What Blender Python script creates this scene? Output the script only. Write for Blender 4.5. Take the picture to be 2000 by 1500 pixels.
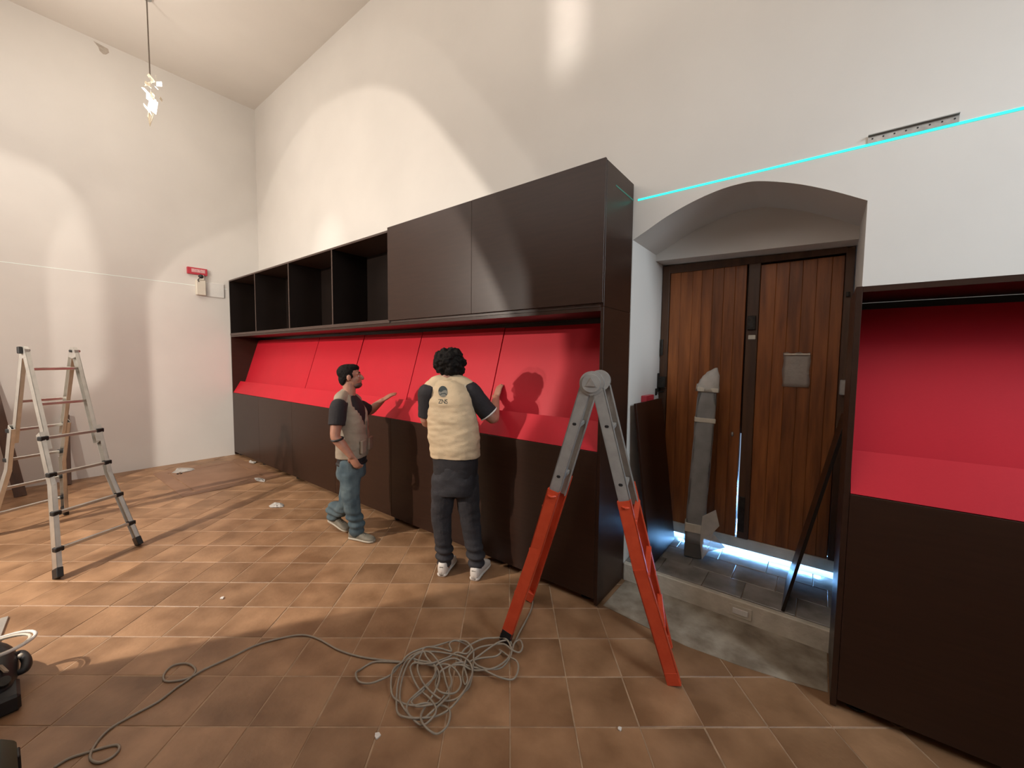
import bpy, bmesh, math, random
from math import sin, cos, pi, radians as RD
from mathutils import Vector as V, Matrix, noise
from mathutils.bvhtree import BVHTree
random.seed(7)
SC = bpy.context.scene
for o in list(bpy.data.objects): bpy.data.objects.remove(o)
COL = SC.collection

# ---------------------------------------------------------------- camera
CAM = V((8.0587, -2.4633, 1.7131)); YAW, PIT, ROL, FPX = -0.6579, 0.0629, 0.0102, 776.68
_f = V((sin(YAW)*cos(PIT), cos(YAW)*cos(PIT), -sin(PIT)))
_r = V((cos(YAW), -sin(YAW), 0)); _u = _r.cross(_f)
CR = _r*cos(ROL)+_u*sin(ROL); CU = -_r*sin(ROL)+_u*cos(ROL)
cd = bpy.data.cameras.new('camera'); cam = bpy.data.objects.new('camera', cd); COL.objects.link(cam)
cd.sensor_width = 36; cd.lens = FPX/2000*36; cd.clip_start = .05
cam.matrix_world = Matrix(((CR.x, CU.x, -_f.x, CAM.x), (CR.y, CU.y, -_f.y, CAM.y), (CR.z, CU.z, -_f.z, CAM.z), (0, 0, 0, 1)))
SC.camera = cam
def ray(x, y): return (_f*FPX+CR*(x-1000)+CU*(750-y)).normalized()
def on(x, y, ax, val):                      # pixel -> point on an axis-aligned plane of the room
    d = ray(x, y); return CAM+d*((val-CAM[ax])/d[ax])
def fl(x, y, z=0.): return on(x, y, 2, z)
def proj(p):
    d = p-CAM; z = d.dot(_f); return (1000+FPX*d.dot(CR)/z, 750-FPX*d.dot(CU)/z, z)

# ---------------------------------------------------------------- world, lights, exposure
w = bpy.data.worlds.new('world'); SC.world = w; w.use_nodes = True
w.node_tree.nodes['Background'].inputs[0].default_value = (.55, .72, 1, 1); w.node_tree.nodes['Background'].inputs[1].default_value = .6
SC.view_settings.view_transform = 'Standard'; SC.view_settings.look = 'None'
SC.view_settings.exposure = 0.0; SC.view_settings.gamma = 1.0; SC.view_settings.use_curve_mapping = False
WARM, COOL, NEUT = (1, .92, .82), (.80, .91, 1), (1, .93, .84)
def lamp(name, typ, loc, power, col, target=None, **kw):
    l = bpy.data.lights.new(name, typ); l.energy = power; l.color = col
    for k, v in kw.items(): setattr(l, k, v)
    o = bpy.data.objects.new(name, l); COL.objects.link(o); o.location = loc
    if target is not None: o.rotation_euler = (V(target)-V(loc)).to_track_quat('-Z', 'Y').to_euler()
    return o
# assumed spotlights of the neighbouring hall, shining through the arched opening behind the camera
lamp('assumed_spot_key', 'SPOT', (3.27, -5.0, 3.3), 860, (1, .90, .79), (4.0, -1.0, .2), spot_size=RD(150), spot_blend=1.0, shadow_soft_size=.035)
lamp('assumed_spot_low', 'SPOT', (3.22, -5.0, 2.92), 210, WARM, (4.0, -1.0, .6), spot_size=RD(150), spot_blend=1.0, shadow_soft_size=.035)
lamp('assumed_spot_side', 'SPOT', (8.2, -4.47, 2.5), 900, WARM, (.05, -2.6, 2.6), spot_size=RD(22), spot_blend=.12, shadow_soft_size=.1)
lamp('added_spot_wide', 'SPOT', (5.2, -5.2, 3.0), 300, WARM, (.05, -.8, 1.3), spot_size=RD(62), spot_blend=.9, shadow_soft_size=.10)  # unseen lamp added to brighten the lower left wall
# unseen narrow lamps added to make the bright spot and streak on the back wall
lamp('added_spot_beam', 'SPOT', (2.6, -2.7, 4.4), 110, NEUT, (2.48, .47, 3.2), spot_size=RD(20), spot_blend=1, shadow_soft_size=.05)
lamp('added_streak_beam', 'AREA', (6.45, -2.2, 5.4), 1.3, NEUT, (6.33, .47, 5.4), shape='RECTANGLE', size=.09, size_y=2.6, spread=RD(11))
# unseen fill lamps added outside the picture to raise the ambient light
lamp('added_fill_a', 'AREA', (2.6, -2.5, 4.5), 40, NEUT, (2.6, -2.2, 6), shape='DISK', size=.5)
lamp('added_fill_b', 'AREA', (7.2, -2.5, 4.5), 50, NEUT, (7.2, -2.2, 6), shape='DISK', size=.5)
lamp('added_wall_fill', 'AREA', (6.4, -2.95, 4.3), 35, (1, .96, .91), (6.4, 0, 4.2), shape='RECTANGLE', size=5.0, size_y=1.0)  # added area fills to brighten the walls, no window stands here
lamp('added_wall_fill', 'AREA', (1.6, -2.95, 4.9), 44, (1, .96, .91), (.2, -1.0, 1.2), shape='RECTANGLE', size=2.0, size_y=.8)
# assumed cool daylight at the right, no window built; daylight outside the wooden door
lamp('assumed_daylight', 'AREA', (11.3, -1.3, 3.3), 38, COOL, (7.0, .8, 1.3), shape='RECTANGLE', size=1.2, size_y=2.0, spread=RD(80))
lamp('street_daylight', 'AREA', (7.55, 1.95, .40), 95, (.20, .50, 1), (7.55, 1.1, .16), shape='RECTANGLE', size=1.2, size_y=.3)

# ---------------------------------------------------------------- materials
def mat(name, col, rough=.5, var=.0, vscale=8, bump=0., bscale=60, metal=0., objvar=0., stretch=(1, 1, 1), col2=None, spec=None, emit=None, estr=0, alpha=None, trans=None):
    m = bpy.data.materials.new(name); m.use_nodes = True; nt = m.node_tree; N = nt.nodes; L = nt.links
    b = N['Principled BSDF']; b.inputs['Roughness'].default_value = rough; b.inputs['Metallic'].default_value = metal
    b.inputs['Base Color'].default_value = (*col, 1)
    if spec is not None: b.inputs['Specular IOR Level'].default_value = spec
    if emit: b.inputs['Emission Color'].default_value = (*emit, 1); b.inputs['Emission Strength'].default_value = estr
    if alpha is not None: b.inputs['Alpha'].default_value = alpha
    if trans is not None: b.inputs['Transmission Weight'].default_value = trans
    tc = N.new('ShaderNodeTexCoord'); mp = N.new('ShaderNodeMapping'); L.new(tc.outputs['Object'], mp.inputs[0]); mp.inputs['Scale'].default_value = stretch
    src = None
    if var or col2:
        nz = N.new('ShaderNodeTexNoise'); nz.inputs['Scale'].default_value = vscale; nz.inputs['Detail'].default_value = 6; L.new(mp.outputs[0], nz.inputs['Vector'])
        cr = N.new('ShaderNodeValToRGB'); c2 = col2 or tuple(c*(1+var) for c in col); c1 = col if col2 else tuple(c*(1-var) for c in col)
        cr.color_ramp.elements[0].color = (*c1, 1); cr.color_ramp.elements[1].color = (*c2, 1)
        cr.color_ramp.elements[0].position = .34; cr.color_ramp.elements[1].position = .68
        L.new(nz.outputs['Fac'], cr.inputs[0]); src = cr.outputs[0]
    if objvar:
        oi = N.new('ShaderNodeObjectInfo'); mr = N.new('ShaderNodeMapRange'); mr.inputs[3].default_value = 1-objvar; mr.inputs[4].default_value = 1+objvar
        L.new(oi.outputs['Random'], mr.inputs[0]); hs = N.new('ShaderNodeHueSaturation'); L.new(mr.outputs[0], hs.inputs['Value'])
        if src: L.new(src, hs.inputs['Color'])
        else: hs.inputs['Color'].default_value = (*col, 1)
        src = hs.outputs[0]
        if var or col2:
            ad = N.new('ShaderNodeVectorMath'); ad.operation = 'ADD'; ml = N.new('ShaderNodeMath'); ml.operation = 'MULTIPLY'; ml.inputs[1].default_value = 37
            L.new(oi.outputs['Random'], ml.inputs[0]); L.new(mp.outputs[0], ad.inputs[0]); L.new(ml.outputs[0], ad.inputs[1]); L.new(ad.outputs[0], nz.inputs['Vector'])
    if src: L.new(src, b.inputs['Base Color'])
    if bump:
        n2 = N.new('ShaderNodeTexNoise'); n2.inputs['Scale'].default_value = bscale; n2.inputs['Detail'].default_value = 4; L.new(mp.outputs[0], n2.inputs['Vector'])
        bp = N.new('ShaderNodeBump'); bp.inputs['Strength'].default_value = bump; bp.inputs['Distance'].default_value = .01
        L.new(n2.outputs['Fac'], bp.inputs['Height']); L.new(bp.outputs[0], b.inputs['Normal'])
    return m
M = {}
M['plaster'] = mat('white_plaster', (.69, .655, .61), .75, .03, 1.3, .12, 9)
M['ceil'] = mat('ceiling_plaster', (.72, .67, .61), .8, .03, 1.0, .1, 7)
M['tile'] = mat('terracotta_tile', (.21, .110, .053), .45, 0, 4, .12, 40, objvar=.13, col2=(.385, .22, .118))
M['grout'] = mat('grout', (.40, .27, .17), .85, .2, 12, .3, 80)
M['hatch'] = mat('hatch_terracotta', (.24, .125, .07), .5, 0, 3, .1, 40, col2=(.31, .17, .10))
M['dust'] = mat('dusty_cement', (.20, .155, .11), .75, 0, 7, .3, 40, col2=(.42, .36, .28))
M['stone'] = mat('grey_flagstone', (.20, .185, .17), .17, 0, 6, .12, 30, objvar=.15, col2=(.36, .34, .32))
M['riser'] = mat('worn_limestone', (.54, .49, .40), .8, 0, 9, .4, 40, col2=(.68, .62, .52))
M['brown'] = mat('wenge_laminate', (.030, .0125, .0072), .36, .12, 4, .05, 90, stretch=(1, 1, 12), spec=.35)
M['edge'] = mat('brown_edge_band', (.055, .032, .024), .4, .08, 9)
M['inner'] = mat('dark_interior_laminate', (.011, .007, .0055), .32, .1, 4, spec=.35)
M['red'] = mat('red_lacquer', (.53, .014, .028), .5, .03, 3, .03, 120, spec=.25)
M['foot'] = mat('black_plastic', (.012, .012, .013), .5, .2, 20)
M['wood'] = mat('door_larch', (.17, .050, .012), .45, 0, 3.2, .2, 22, objvar=.22, stretch=(6, 6, .55), col2=(.36, .115, .028))
M['darkwood'] = mat('door_dark_frame', (.055, .024, .012), .5, 0, 3, .2, 22, stretch=(6, 6, .6), col2=(.10, .045, .02))
M['iron'] = mat('dark_iron', (.04, .036, .032), .5, .3, 30, metal=.7)
M['steel'] = mat('galvanised_steel', (.42, .41, .39), .4, .15, 30, metal=.6)
M['alu'] = mat('aluminium', (.60, .58, .54), .36, .08, 14, .05, 90, metal=.75)
M['grey'] = mat('grey_painted_rail', (.36, .35, .33), .42, .10, 16, .05, 70, metal=.25)
M['orange'] = mat('red_orange_painted_steel', (.60, .062, .022), .38, .10, 14, .12, 40, col2=(.68, .085, .032))
M['chip'] = mat('worn_paint_chip', (.55, .42, .36), .6, .1, 30)
M['cable'] = mat('grey_cable_sheath', (.30, .255, .20), .5, .08, 20)
M['film'] = mat('milky_film', (.55, .55, .55), .3, .1, 10, .5, 18, alpha=.45)
M['foam'] = mat('foam_film', (.70, .66, .60), .45, .1, 14, .4, 40, alpha=.62)
M['tape'] = mat('pale_tape', (.62, .57, .48), .5, .08, 20)
M['greywrap'] = mat('grey_cardboard_core', (.11, .105, .10), .55, .15, 6)
M['paper'] = mat('white_scrap', (.78, .75, .71), .6, .05, 20, .3, 40)
M['mark'] = mat('bare_plaster_mark', (.45, .39, .33), .85, .15, 20)
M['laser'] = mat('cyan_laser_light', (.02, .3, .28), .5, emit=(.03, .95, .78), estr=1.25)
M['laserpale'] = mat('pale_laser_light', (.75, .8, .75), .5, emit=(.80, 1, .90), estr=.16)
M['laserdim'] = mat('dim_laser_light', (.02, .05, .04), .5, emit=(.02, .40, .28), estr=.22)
M['signred'] = mat('sign_red', (.48, .03, .05), .4, .03, 10)
M['signpale'] = mat('sign_lens', (.62, .33, .33), .4, .25, 60)
M['whiteplastic'] = mat('white_plastic', (.74, .72, .68), .45, .03, 10)
M['cream'] = mat('cream_plastic', (.68, .62, .52), .45, .03, 10)
M['skin'] = mat('skin', (.40, .19, .125), .5, .06, 30)
M['hair'] = mat('black_hair', (.010, .008, .007), .7, .3, 60, .6, 130, spec=.15)
M['stubble'] = mat('dark_stubble', (.10, .052, .038), .7, .2, 80)
M['vest'] = mat('beige_cotton', (.60, .455, .29), .85, .06, 10, .25, 160)
M['vestgrey'] = mat('khaki_grey_cotton', (.34, .275, .205), .85, .07, 10, .25, 160)
M['piping'] = mat('pale_piping', (.62, .54, .42), .8, .05, 20)
M['black'] = mat('black_jersey', (.018, .015, .017), .85, .15, 12, .2, 160)
M['trous'] = mat('charcoal_twill', (.026, .024, .028), .8, .2, 9, .25, 120)
M['jeans'] = mat('washed_denim', (.045, .075, .095), .85, 0, 7, .3, 200, col2=(.12, .165, .18))
M['shoewhite'] = mat('white_leather', (.74, .68, .62), .5, .05, 14)
M['shoegrey'] = mat('grey_suede', (.20, .18, .14), .8, .15, 20)
M['sole'] = mat('pale_rubber', (.46, .41, .33), .7, .05, 20)
M['logo'] = mat('emblem_dark_print', (.035, .045, .045), .8, .1, 40)
M['logolight'] = mat('emblem_grey_print', (.20, .19, .16), .8, .1, 40)
M['eyew'] = mat('eye_white', (.7, .66, .62), .3, .02, 40)
M['green'] = mat('dark_green_plastic', (.022, .034, .020), .5, .1, 12)
M['crystal'] = mat('lamp_glass_shard', (.80, .72, .58), .12, .06, 12, metal=.55)
M['glow'] = mat('lit_lamp_shard', (.9, .9, .9), .3, emit=(1, .96, .92), estr=3.2)
M['wire'] = mat('lamp_cord', (.10, .075, .055), .6, .1, 30)
M['backdrop'] = mat('outside_light', (.8, .8, .8), .9, .02, 3)

# ---------------------------------------------------------------- mesh helpers
def obj(name, bm, m, parent=None, smooth=False):
    me = bpy.data.meshes.new(name); bm.normal_update(); bm.to_mesh(me); bm.free()
    for k in (m if isinstance(m, list) else [m]): me.materials.append(k)
    if smooth:
        for p in me.polygons: p.use_smooth = True
    o = bpy.data.objects.new(name, me); COL.objects.link(o)
    if parent is not None: o.parent = parent; o.matrix_parent_inverse = parent.matrix_world.inverted() if False else Matrix.Translation(-parent.location)
    return o
def link(name, me, parent, mw=None):
    o = bpy.data.objects.new(name, me); COL.objects.link(o); o.parent = parent; o.matrix_parent_inverse = Matrix.Translation(-parent.location)
    if mw is not None: o.matrix_basis = mw
    return o
def tag(o, label, cat, group=None):
    o['label'] = label; o['category'] = cat
    if group: o['group'] = group
    return o
def thing(name, label, cat, loc=(0, 0, 0), group=None):
    o = bpy.data.objects.new(name, None); COL.objects.link(o); o.location = loc; o.empty_display_size = .1
    return tag(o, label, cat, group)
def struct(o): o['kind'] = 'structure'; return o
def box(bm, x0, x1, y0, y1, z0, z1, bev=0.):
    vs = [bm.verts.new((x, y, z)) for x in (x0, x1) for y in (y0, y1) for z in (z0, z1)]
    fs = [bm.faces.new([vs[i] for i in q]) for q in ((0, 1, 3, 2), (4, 6, 7, 5), (0, 4, 5, 1), (2, 3, 7, 6), (0, 2, 6, 4), (1, 5, 7, 3))]
    if bev: bmesh.ops.bevel(bm, geom=list({e for f in fs for e in f.edges}), offset=bev, segments=1, affect='EDGES')
    return bm
def B(*a, **k): return box(bmesh.new(), *a, **k)
def obox(bm, c, ax, ay, az, sx, sy, sz, bev=0.):          # oriented box, half sizes
    c = V(c); ax, ay, az = V(ax), V(ay), V(az)
    vs = [bm.verts.new(c+ax*i*sx+ay*j*sy+az*k*sz) for i in (-1, 1) for j in (-1, 1) for k in (-1, 1)]
    fs = [bm.faces.new([vs[i] for i in q]) for q in ((0, 1, 3, 2), (4, 6, 7, 5), (0, 4, 5, 1), (2, 3, 7, 6), (0, 2, 6, 4), (1, 5, 7, 3))]
    bmesh.ops.recalc_face_normals(bm, faces=fs)
    if bev: bmesh.ops.bevel(bm, geom=list({e for f in fs for e in f.edges}), offset=bev, segments=1, affect='EDGES')
    return bm
def bar(bm, p, q, wid, dep, side, bev=0.):                # rectangular bar p->q; wid along side, dep across
    p, q = V(p), V(q); t = (q-p).normalized(); s = V(side); s = (s-t*s.dot(t)).normalized(); n = t.cross(s)
    return obox(bm, (p+q)/2, s, n, t, wid/2, dep/2, (q-p).length/2, bev)
def prism(bm, pts, d):                                    # polygon (3D points) extruded by d
    a = [bm.verts.new(V(p)) for p in pts]; b = [bm.verts.new(V(p)+V(d)) for p in pts]; n = len(a)
    fs = [bm.faces.new(a[::-1]), bm.faces.new(b)]+[bm.faces.new((a[i], a[(i+1) % n], b[(i+1) % n], b[i])) for i in range(n)]
    bmesh.ops.recalc_face_normals(bm, faces=fs); return bm
def cat(pts, sub):
    out = []; n = len(pts)
    for i in range(n-1):
        p0, p1, p2, p3 = pts[max(i-1, 0)], pts[i], pts[i+1], pts[min(i+2, n-1)]
        for k in range(sub):
            t = k/sub; t2 = t*t; t3 = t2*t
            out.append((p1*2+(p2-p0)*t+(p0*2-p1*5+p2*4-p3)*t2+(p1*3-p0-p2*3+p3)*t3)*.5)
    out.append(pts[-1]); return out
def skinrings(bm, rings):
    R = [[bm.verts.new(p) for p in r] for r in rings]; n = len(R[0])
    for a, b in zip(R, R[1:]):
        for i in range(n): bm.faces.new((a[i], a[(i+1) % n], b[(i+1) % n], b[i]))
    for r, flip in ((R[0], True), (R[-1], False)):
        c = bm.verts.new(sum((v.co for v in r), V())/n)
        for i in range(n): bm.faces.new((r[(i+1) % n], r[i], c) if flip else (r[i], r[(i+1) % n], c))
    return R
def tube(bm, pts, rad, n=12, sub=4, side=None, flat=1., round_ends=True):   # smooth tapering limb
    pts = [V(p) for p in pts]; rad = rad if isinstance(rad, (list, tuple)) else [rad]*len(pts)
    P = cat(pts, sub) if sub > 1 else pts
    Rr = [q.x for q in cat([V((r, 0, 0)) for r in rad], sub)] if sub > 1 else list(rad)
    s = V(side) if side is not None else None; rings = []
    m = len(P)
    for i in range(m):
        t = (P[min(i+1, m-1)]-P[max(i-1, 0)])
        t = t.normalized() if t.length > 1e-9 else V((0, 0, 1))
        if s is None: s = t.orthogonal()
        s = (s-t*s.dot(t)).normalized(); q = t.cross(s)
        rings.append((P[i], t, s.copy(), q, Rr[i]))
    out = []
    def ring(c, s, q, r): out.append([c+s*(r*cos(2*pi*k/n))+q*(r*flat*sin(2*pi*k/n)) for k in range(n)])
    if round_ends:
        c, t, s0, q, r = rings[0]
        for a in (80, 55, 28): ring(c-t*r*sin(RD(a)), s0, q, r*cos(RD(a)))
    for c, t, s0, q, r in rings: ring(c, s0, q, r)
    if round_ends:
        c, t, s0, q, r = rings[-1]
        for a in (28, 55, 80): ring(c+t*r*sin(RD(a)), s0, q, r*cos(RD(a)))
    skinrings(bm, out); return bm
def ellips(bm, c, ax, ay, az, nu=18, nv=12):
    c, ax, ay, az = V(c), V(ax), V(ay), V(az); rings = []
    for j in range(1, nv):
        th = pi*j/nv; rings.append([c-az*cos(th)+(ax*cos(2*pi*i/nu)+ay*sin(2*pi*i/nu))*sin(th) for i in range(nu)])
    skinrings(bm, rings); return bm
def solid(bm, name, m, parent, voxel=.008, smooth=4, disp=None):   # merge overlapping lofts to one continuous surface
    bmesh.ops.recalc_face_normals(bm, faces=bm.faces)
    me = bpy.data.meshes.new('tmp'); bm.to_mesh(me); bm.free(); o = bpy.data.objects.new('tmp', me); COL.objects.link(o)
    md = o.modifiers.new('r', 'REMESH'); md.mode = 'VOXEL'; md.voxel_size = voxel
    sm = o.modifiers.new('s', 'SMOOTH'); sm.iterations = smooth; sm.factor = .5
    dg = bpy.context.evaluated_depsgraph_get(); dg.update()
    m2 = bpy.data.meshes.new_from_object(o.evaluated_get(dg)); bpy.data.objects.remove(o); bpy.data.meshes.remove(me)
    if disp:
        ns = [v.normal.copy() for v in m2.vertices]
        for v, n in zip(m2.vertices, ns): v.co += n*disp(v.co, n)
    m2.name = name; m2.materials.clear(); m2.materials.append(m)
    for p in m2.polygons: p.use_smooth = True
    r = bpy.data.objects.new(name, m2); COL.objects.link(r)
    if parent is not None: r.parent = parent; r.matrix_parent_inverse = Matrix.Translation(-parent.location)
    return r
def cyl(bm, p, q, r, n=16, r2=None): return tube(bm, [p, q], [r, r if r2 is None else r2], n=n, sub=1, round_ends=False)

# ================================================================ THE ROOM
WX, WY, ZC, FY, EX = .05, .47, 6.0, -3.0, 11.5             # left wall, cabinet wall, ceiling, opposite wall, far right end
NX0, NX1, NYD, NZF = 6.915, 8.222, 1.19, .14               # door niche: jambs, door plane, raised floor
# wall_left
o = struct(obj('wall_left', B(WX-.3, WX, -7.3, WY+.3, -.1, ZC), M['plaster']))
# wall_back with the arched door niche
ARC = [(6.915, 2.605), (7.011, 2.653), (7.153, 2.725), (7.32, 2.788), (7.474, 2.826), (7.591, 2.837), (7.703, 2.828), (7.886, 2.768), (8.055, 2.688), (8.222, 2.592)]
def cat2(P, sub):
    out = []
    for i in range(len(P)-1):
        p0, p1, p2, p3 = [V(P[max(0, min(len(P)-1, k))]) for k in (i-1, i, i+1, i+2)]
        for k in range(sub):
            t = k/sub; out.append(tuple((p1*2+(p2-p0)*t+(p0*2-p1*5+p2*4-p3)*t*t+(p1*3-p0-p2*3+p3)*t**3)*.5))
    return out+[tuple(P[-1])]
ARC = cat2(ARC, 4)
bm = bmesh.new()
box(bm, WX, NX0, WY, 1.5, -.1, ZC); box(bm, NX1, EX, WY, 1.5, -.1, ZC)
for (x0, z0_), (x1, z1_) in zip(ARC, ARC[1:]): prism(bm, [(x0, WY, z0_), (x1, WY, z1_), (x1, WY, ZC), (x0, WY, ZC)], (0, .53, 0))
prism(bm, [(NX0, 1.0, 2.555), (NX1, 1.0, 2.515), (NX1, 1.0, ZC), (NX0, 1.0, ZC)], (0, .5, 0))
struct(obj('wall_back', bm, M['plaster']))
# opposite wall with an assumed arched opening the light comes through
OPEN = [(1.64, -.1), (1.64, 2.95), (1.68, 3.08), (1.80, 3.32), (2.05, 3.57), (2.32, 3.80), (2.6, 3.95), (2.9, 4.01), (3.24, 3.97), (3.44, 3.91), (3.65, 3.78), (3.8, 3.63), (3.94, 3.47), (4.09, 3.29), (4.22, 3.13), (4.32, 2.97), (4.40, 2.83), (4.46, 2.68), (4.47, 2.5), (4.47, -.1)]
bm = bmesh.new(); box(bm, WX, 1.64, FY-.12, FY, -.1, ZC); box(bm, 4.47, EX, FY-.12, FY, -.1, ZC)
for (x0, z0), (x1, z1) in zip(OPEN[1:-2], OPEN[2:-1]):
    if x1 > x0: prism(bm, [(x0, FY, z0), (x1, FY, z1), (x1, FY, ZC), (x0, FY, ZC)], (0, -.12, 0))
struct(obj('wall_front', bm, M['plaster']))
struct(obj('wall_right', B(EX, EX+.3, -7.3, WY+.3, -.1, ZC), M['plaster']))
struct(obj('wall_hall', B(WX-.3, EX+.3, -7.6, -7.3, -.1, ZC), M['plaster']))
struct(obj('ceiling', B(WX-.3, EX+.3, -7.6, 1.5, ZC, ZC+.2), M['ceil']))
# floor: grout bed with single terracotta tiles laid diagonally
floor = struct(obj('floor', B(WX-.3, EX+.3, -7.6, WY, -.1, -.0022), M['grout']))
TU, TV, TA = .3035, .2955, RD(38.2); U = V((cos(TA), sin(TA))); W_ = V((sin(TA), -cos(TA))); T0 = V((5.969, -.753))
def clip(poly, ax, val, keep_less):
    out = []
    for i, p in enumerate(poly):
        q = poly[(i+1) % len(poly)]; a = (p[ax] <= val) == keep_less; b = (q[ax] <= val) == keep_less
        if a: out.append(p)
        if a != b: t = (val-p[ax])/(q[ax]-p[ax]); out.append(p+(q-p)*t)
    return out
def tilebm(bm, poly, z, th=.012):
    n = len(poly); c = sum(poly, V((0, 0)))/n
    ins = [p+(c-p).normalized()*min(.003, (c-p).length*.3) for p in poly]
    top = [bm.verts.new((p.x, p.y, z)) for p in ins]; mid = [bm.verts.new((p.x, p.y, z-.002)) for p in poly]; bot = [bm.verts.new((p.x, p.y, z-th)) for p in poly]
    fs = [bm.faces.new(top)]
    for a, b in ((top, mid), (mid, bot)):
        for i in range(n): fs.append(bm.faces.new((a[i], b[i], b[(i+1) % n], a[(i+1) % n])))
    bmesh.ops.recalc_face_normals(bm, faces=fs)
full = None; rest = bmesh.new(); cand = []
for i in range(-32, 33):
    for j in range(-32, 33):
        c = T0+U*(TU*(i+.5))+W_*(TV*(j+.5))
        if not (-.15 < c.x < EX+.2 and FY-.2 < c.y < WY+.2): continue
        g = .0028+.0012*random.random(); hu, hv = TU/2-g, TV/2-g
        poly = [c+U*a*hu+W_*b*hv for a, b in ((-1, -1), (1, -1), (1, 1), (-1, 1))]
        n0 = len(poly)
        cl = poly
        for ax, val, less in ((0, WX, False), (0, EX, True), (1, FY, False), (1, WY-.003, True)):
            if cl: cl = clip(cl, ax, val, less)
        if len(cl) < 3: continue
        ar = abs(sum(cl[k].x*cl[(k+1) % len(cl)].y-cl[(k+1) % len(cl)].x*cl[k].y for k in range(len(cl))))/2
        if ar < .0006: continue
        hid = c.y > .25 and (c.x < 6.7 or c.x > 8.45)
        x, y, z = proj(V((c.x, c.y, 0)))
        vis = z > .3 and -60 < x < 2060 and y < 1600 and not hid
        cand.append((c, cl, ar > .99*(2*hu)*(2*hv), vis, ar))
cand.sort(key=lambda t: (not t[3], (V((t[0].x, t[0].y, 0))-CAM).length))
nt = 0
for c, cl, isfull, vis, ar in cand:
    z = random.uniform(-.0012, .0012)
    if vis and nt < 300:
        nt += 1
        if isfull:
            if full is None:
                bm = bmesh.new(); tilebm(bm, [V((a*(TU/2-.003), b*(TV/2-.003))) for a, b in ((-1, -1), (1, -1), (1, 1), (-1, 1))], 0)
                full = bpy.data.meshes.new('tile'); bm.to_mesh(full); bm.free(); full.materials.append(M['tile'])
            rot = TA+pi/2*0+RD(random.uniform(-.35, .35))
            o = link('tile', full, floor, Matrix.Translation((c.x+random.uniform(-1, 1)*.0012, c.y+random.uniform(-1, 1)*.0012, z)) @ Matrix.Rotation(rot, 4, 'Z') @ Matrix.Scale(random.choice((1, -1)), 4, (1, 0, 0)))
        else:
            bm = bmesh.new(); tilebm(bm, [p-c for p in cl], 0); o = obj('tile', bm, M['tile'], floor); o.location = (c.x, c.y, z)
    else: tilebm(rest, cl, z)
if len(rest.verts): o = obj('tile_remainder', rest, M['tile'], floor); o['kind'] = 'stuff'
# trapdoor in the floor by the left wall
t = thing('floor_hatch', 'rectangular terracotta coloured floor hatch set into the floor before the left wall', 'hatch', (1.25, -.55, 0))
hp = [V((.50, -1.16)), V((2.03, -1.16)), V((2.03, -.06)), V((.50, -.06))]
bm = bmesh.new()
for i in range(4):
    a, b = hp[i], hp[(i+1) % 4]; d = (b-a).normalized(); nrm = V((-d.y, d.x)); 
    prism(bm, [(a.x, a.y, .0015), (b.x, b.y, .0015), (b.x-d.x*.14+nrm.x*.14, b.y-d.y*.14+nrm.y*.14, .0015), (a.x+d.x*.14+nrm.x*.14, a.y+d.y*.14+nrm.y*.14, .0015)], (0, 0, .003))
obj('hatch_frame', bm, M['hatch'], t)
obj('hatch_lid', B(.655, 1.875, -1.005, -.215, .0015, .0055, bev=.002), M['hatch'], t)
obj('lift_ring', tube(bmesh.new(), [(.80+.03*cos(a), -.92+.03*sin(a), .009) for a in [k*pi/6 for k in range(12)]], .004, n=8, sub=1), M['iron'], t)
# dusty cement strip in front of the door step
bm = bmesh.new(); prism(bm, [(6.94, .05, .0012), (7.25, .015, .0012), (7.5, -.005, .0012), (7.77, .02, .0012), (7.95, .05, .0012), (8.17, .10, .0012), (8.17, WY-.002, .0012), (6.94, WY-.002, .0012)], (0, 0, .0025))
struct(obj('floor_dust_strip', bm, M['dust']))
# niche floor, step and flagstones
nf = struct(obj('floor_niche', B(NX0+.002, NX1-.002, WY+.001, 1.345, -.1, NZF-.010), M['grout']))
struct(obj('trim_1', B(NX0+.002, NX1-.002, WY-.012, WY+.03, -.004, NZF-.004, bev=.006), M['riser']))     # plastered riser of the step
o = struct(obj('trim_2', B(NX0+.002, NX1-.002, 1.185, 1.245, NZF+.045, .272, bev=.004), M['riser']))        # stone sill under the door
yy = WY+.032
for r, dep in enumerate((.235, .24, .235)):
    x = NX0+.004-(.16 if r % 2 else 0.)
    while x < NX1-.01:
        wd = random.uniform(.24, .34); x0, x1 = max(x, NX0+.004), min(x+wd, NX1-.004)
        if x1-x0 > .03:
            obj('flagstone', B(x0+.002, x1-.002, yy+.002, min(yy+dep-.002, 1.183), NZF-.014, NZF+random.uniform(-.0015, .001), bev=.002), M['stone'], nf)
        x += wd
    yy += dep
# recessed step light in the riser
t = thing('step_light', 'small rectangular recessed light plate in the riser of the door step', 'step light', (7.72, WY-.02, .06))
obj('plate', B(7.655, 7.785, WY-.019, WY-.012, .03, .105, bev=.002), M['riser'], t); obj('lens', B(7.675, 7.765, WY-.024, WY-.018, .048, .088, bev=.003), M['whiteplastic'], t)

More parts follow.
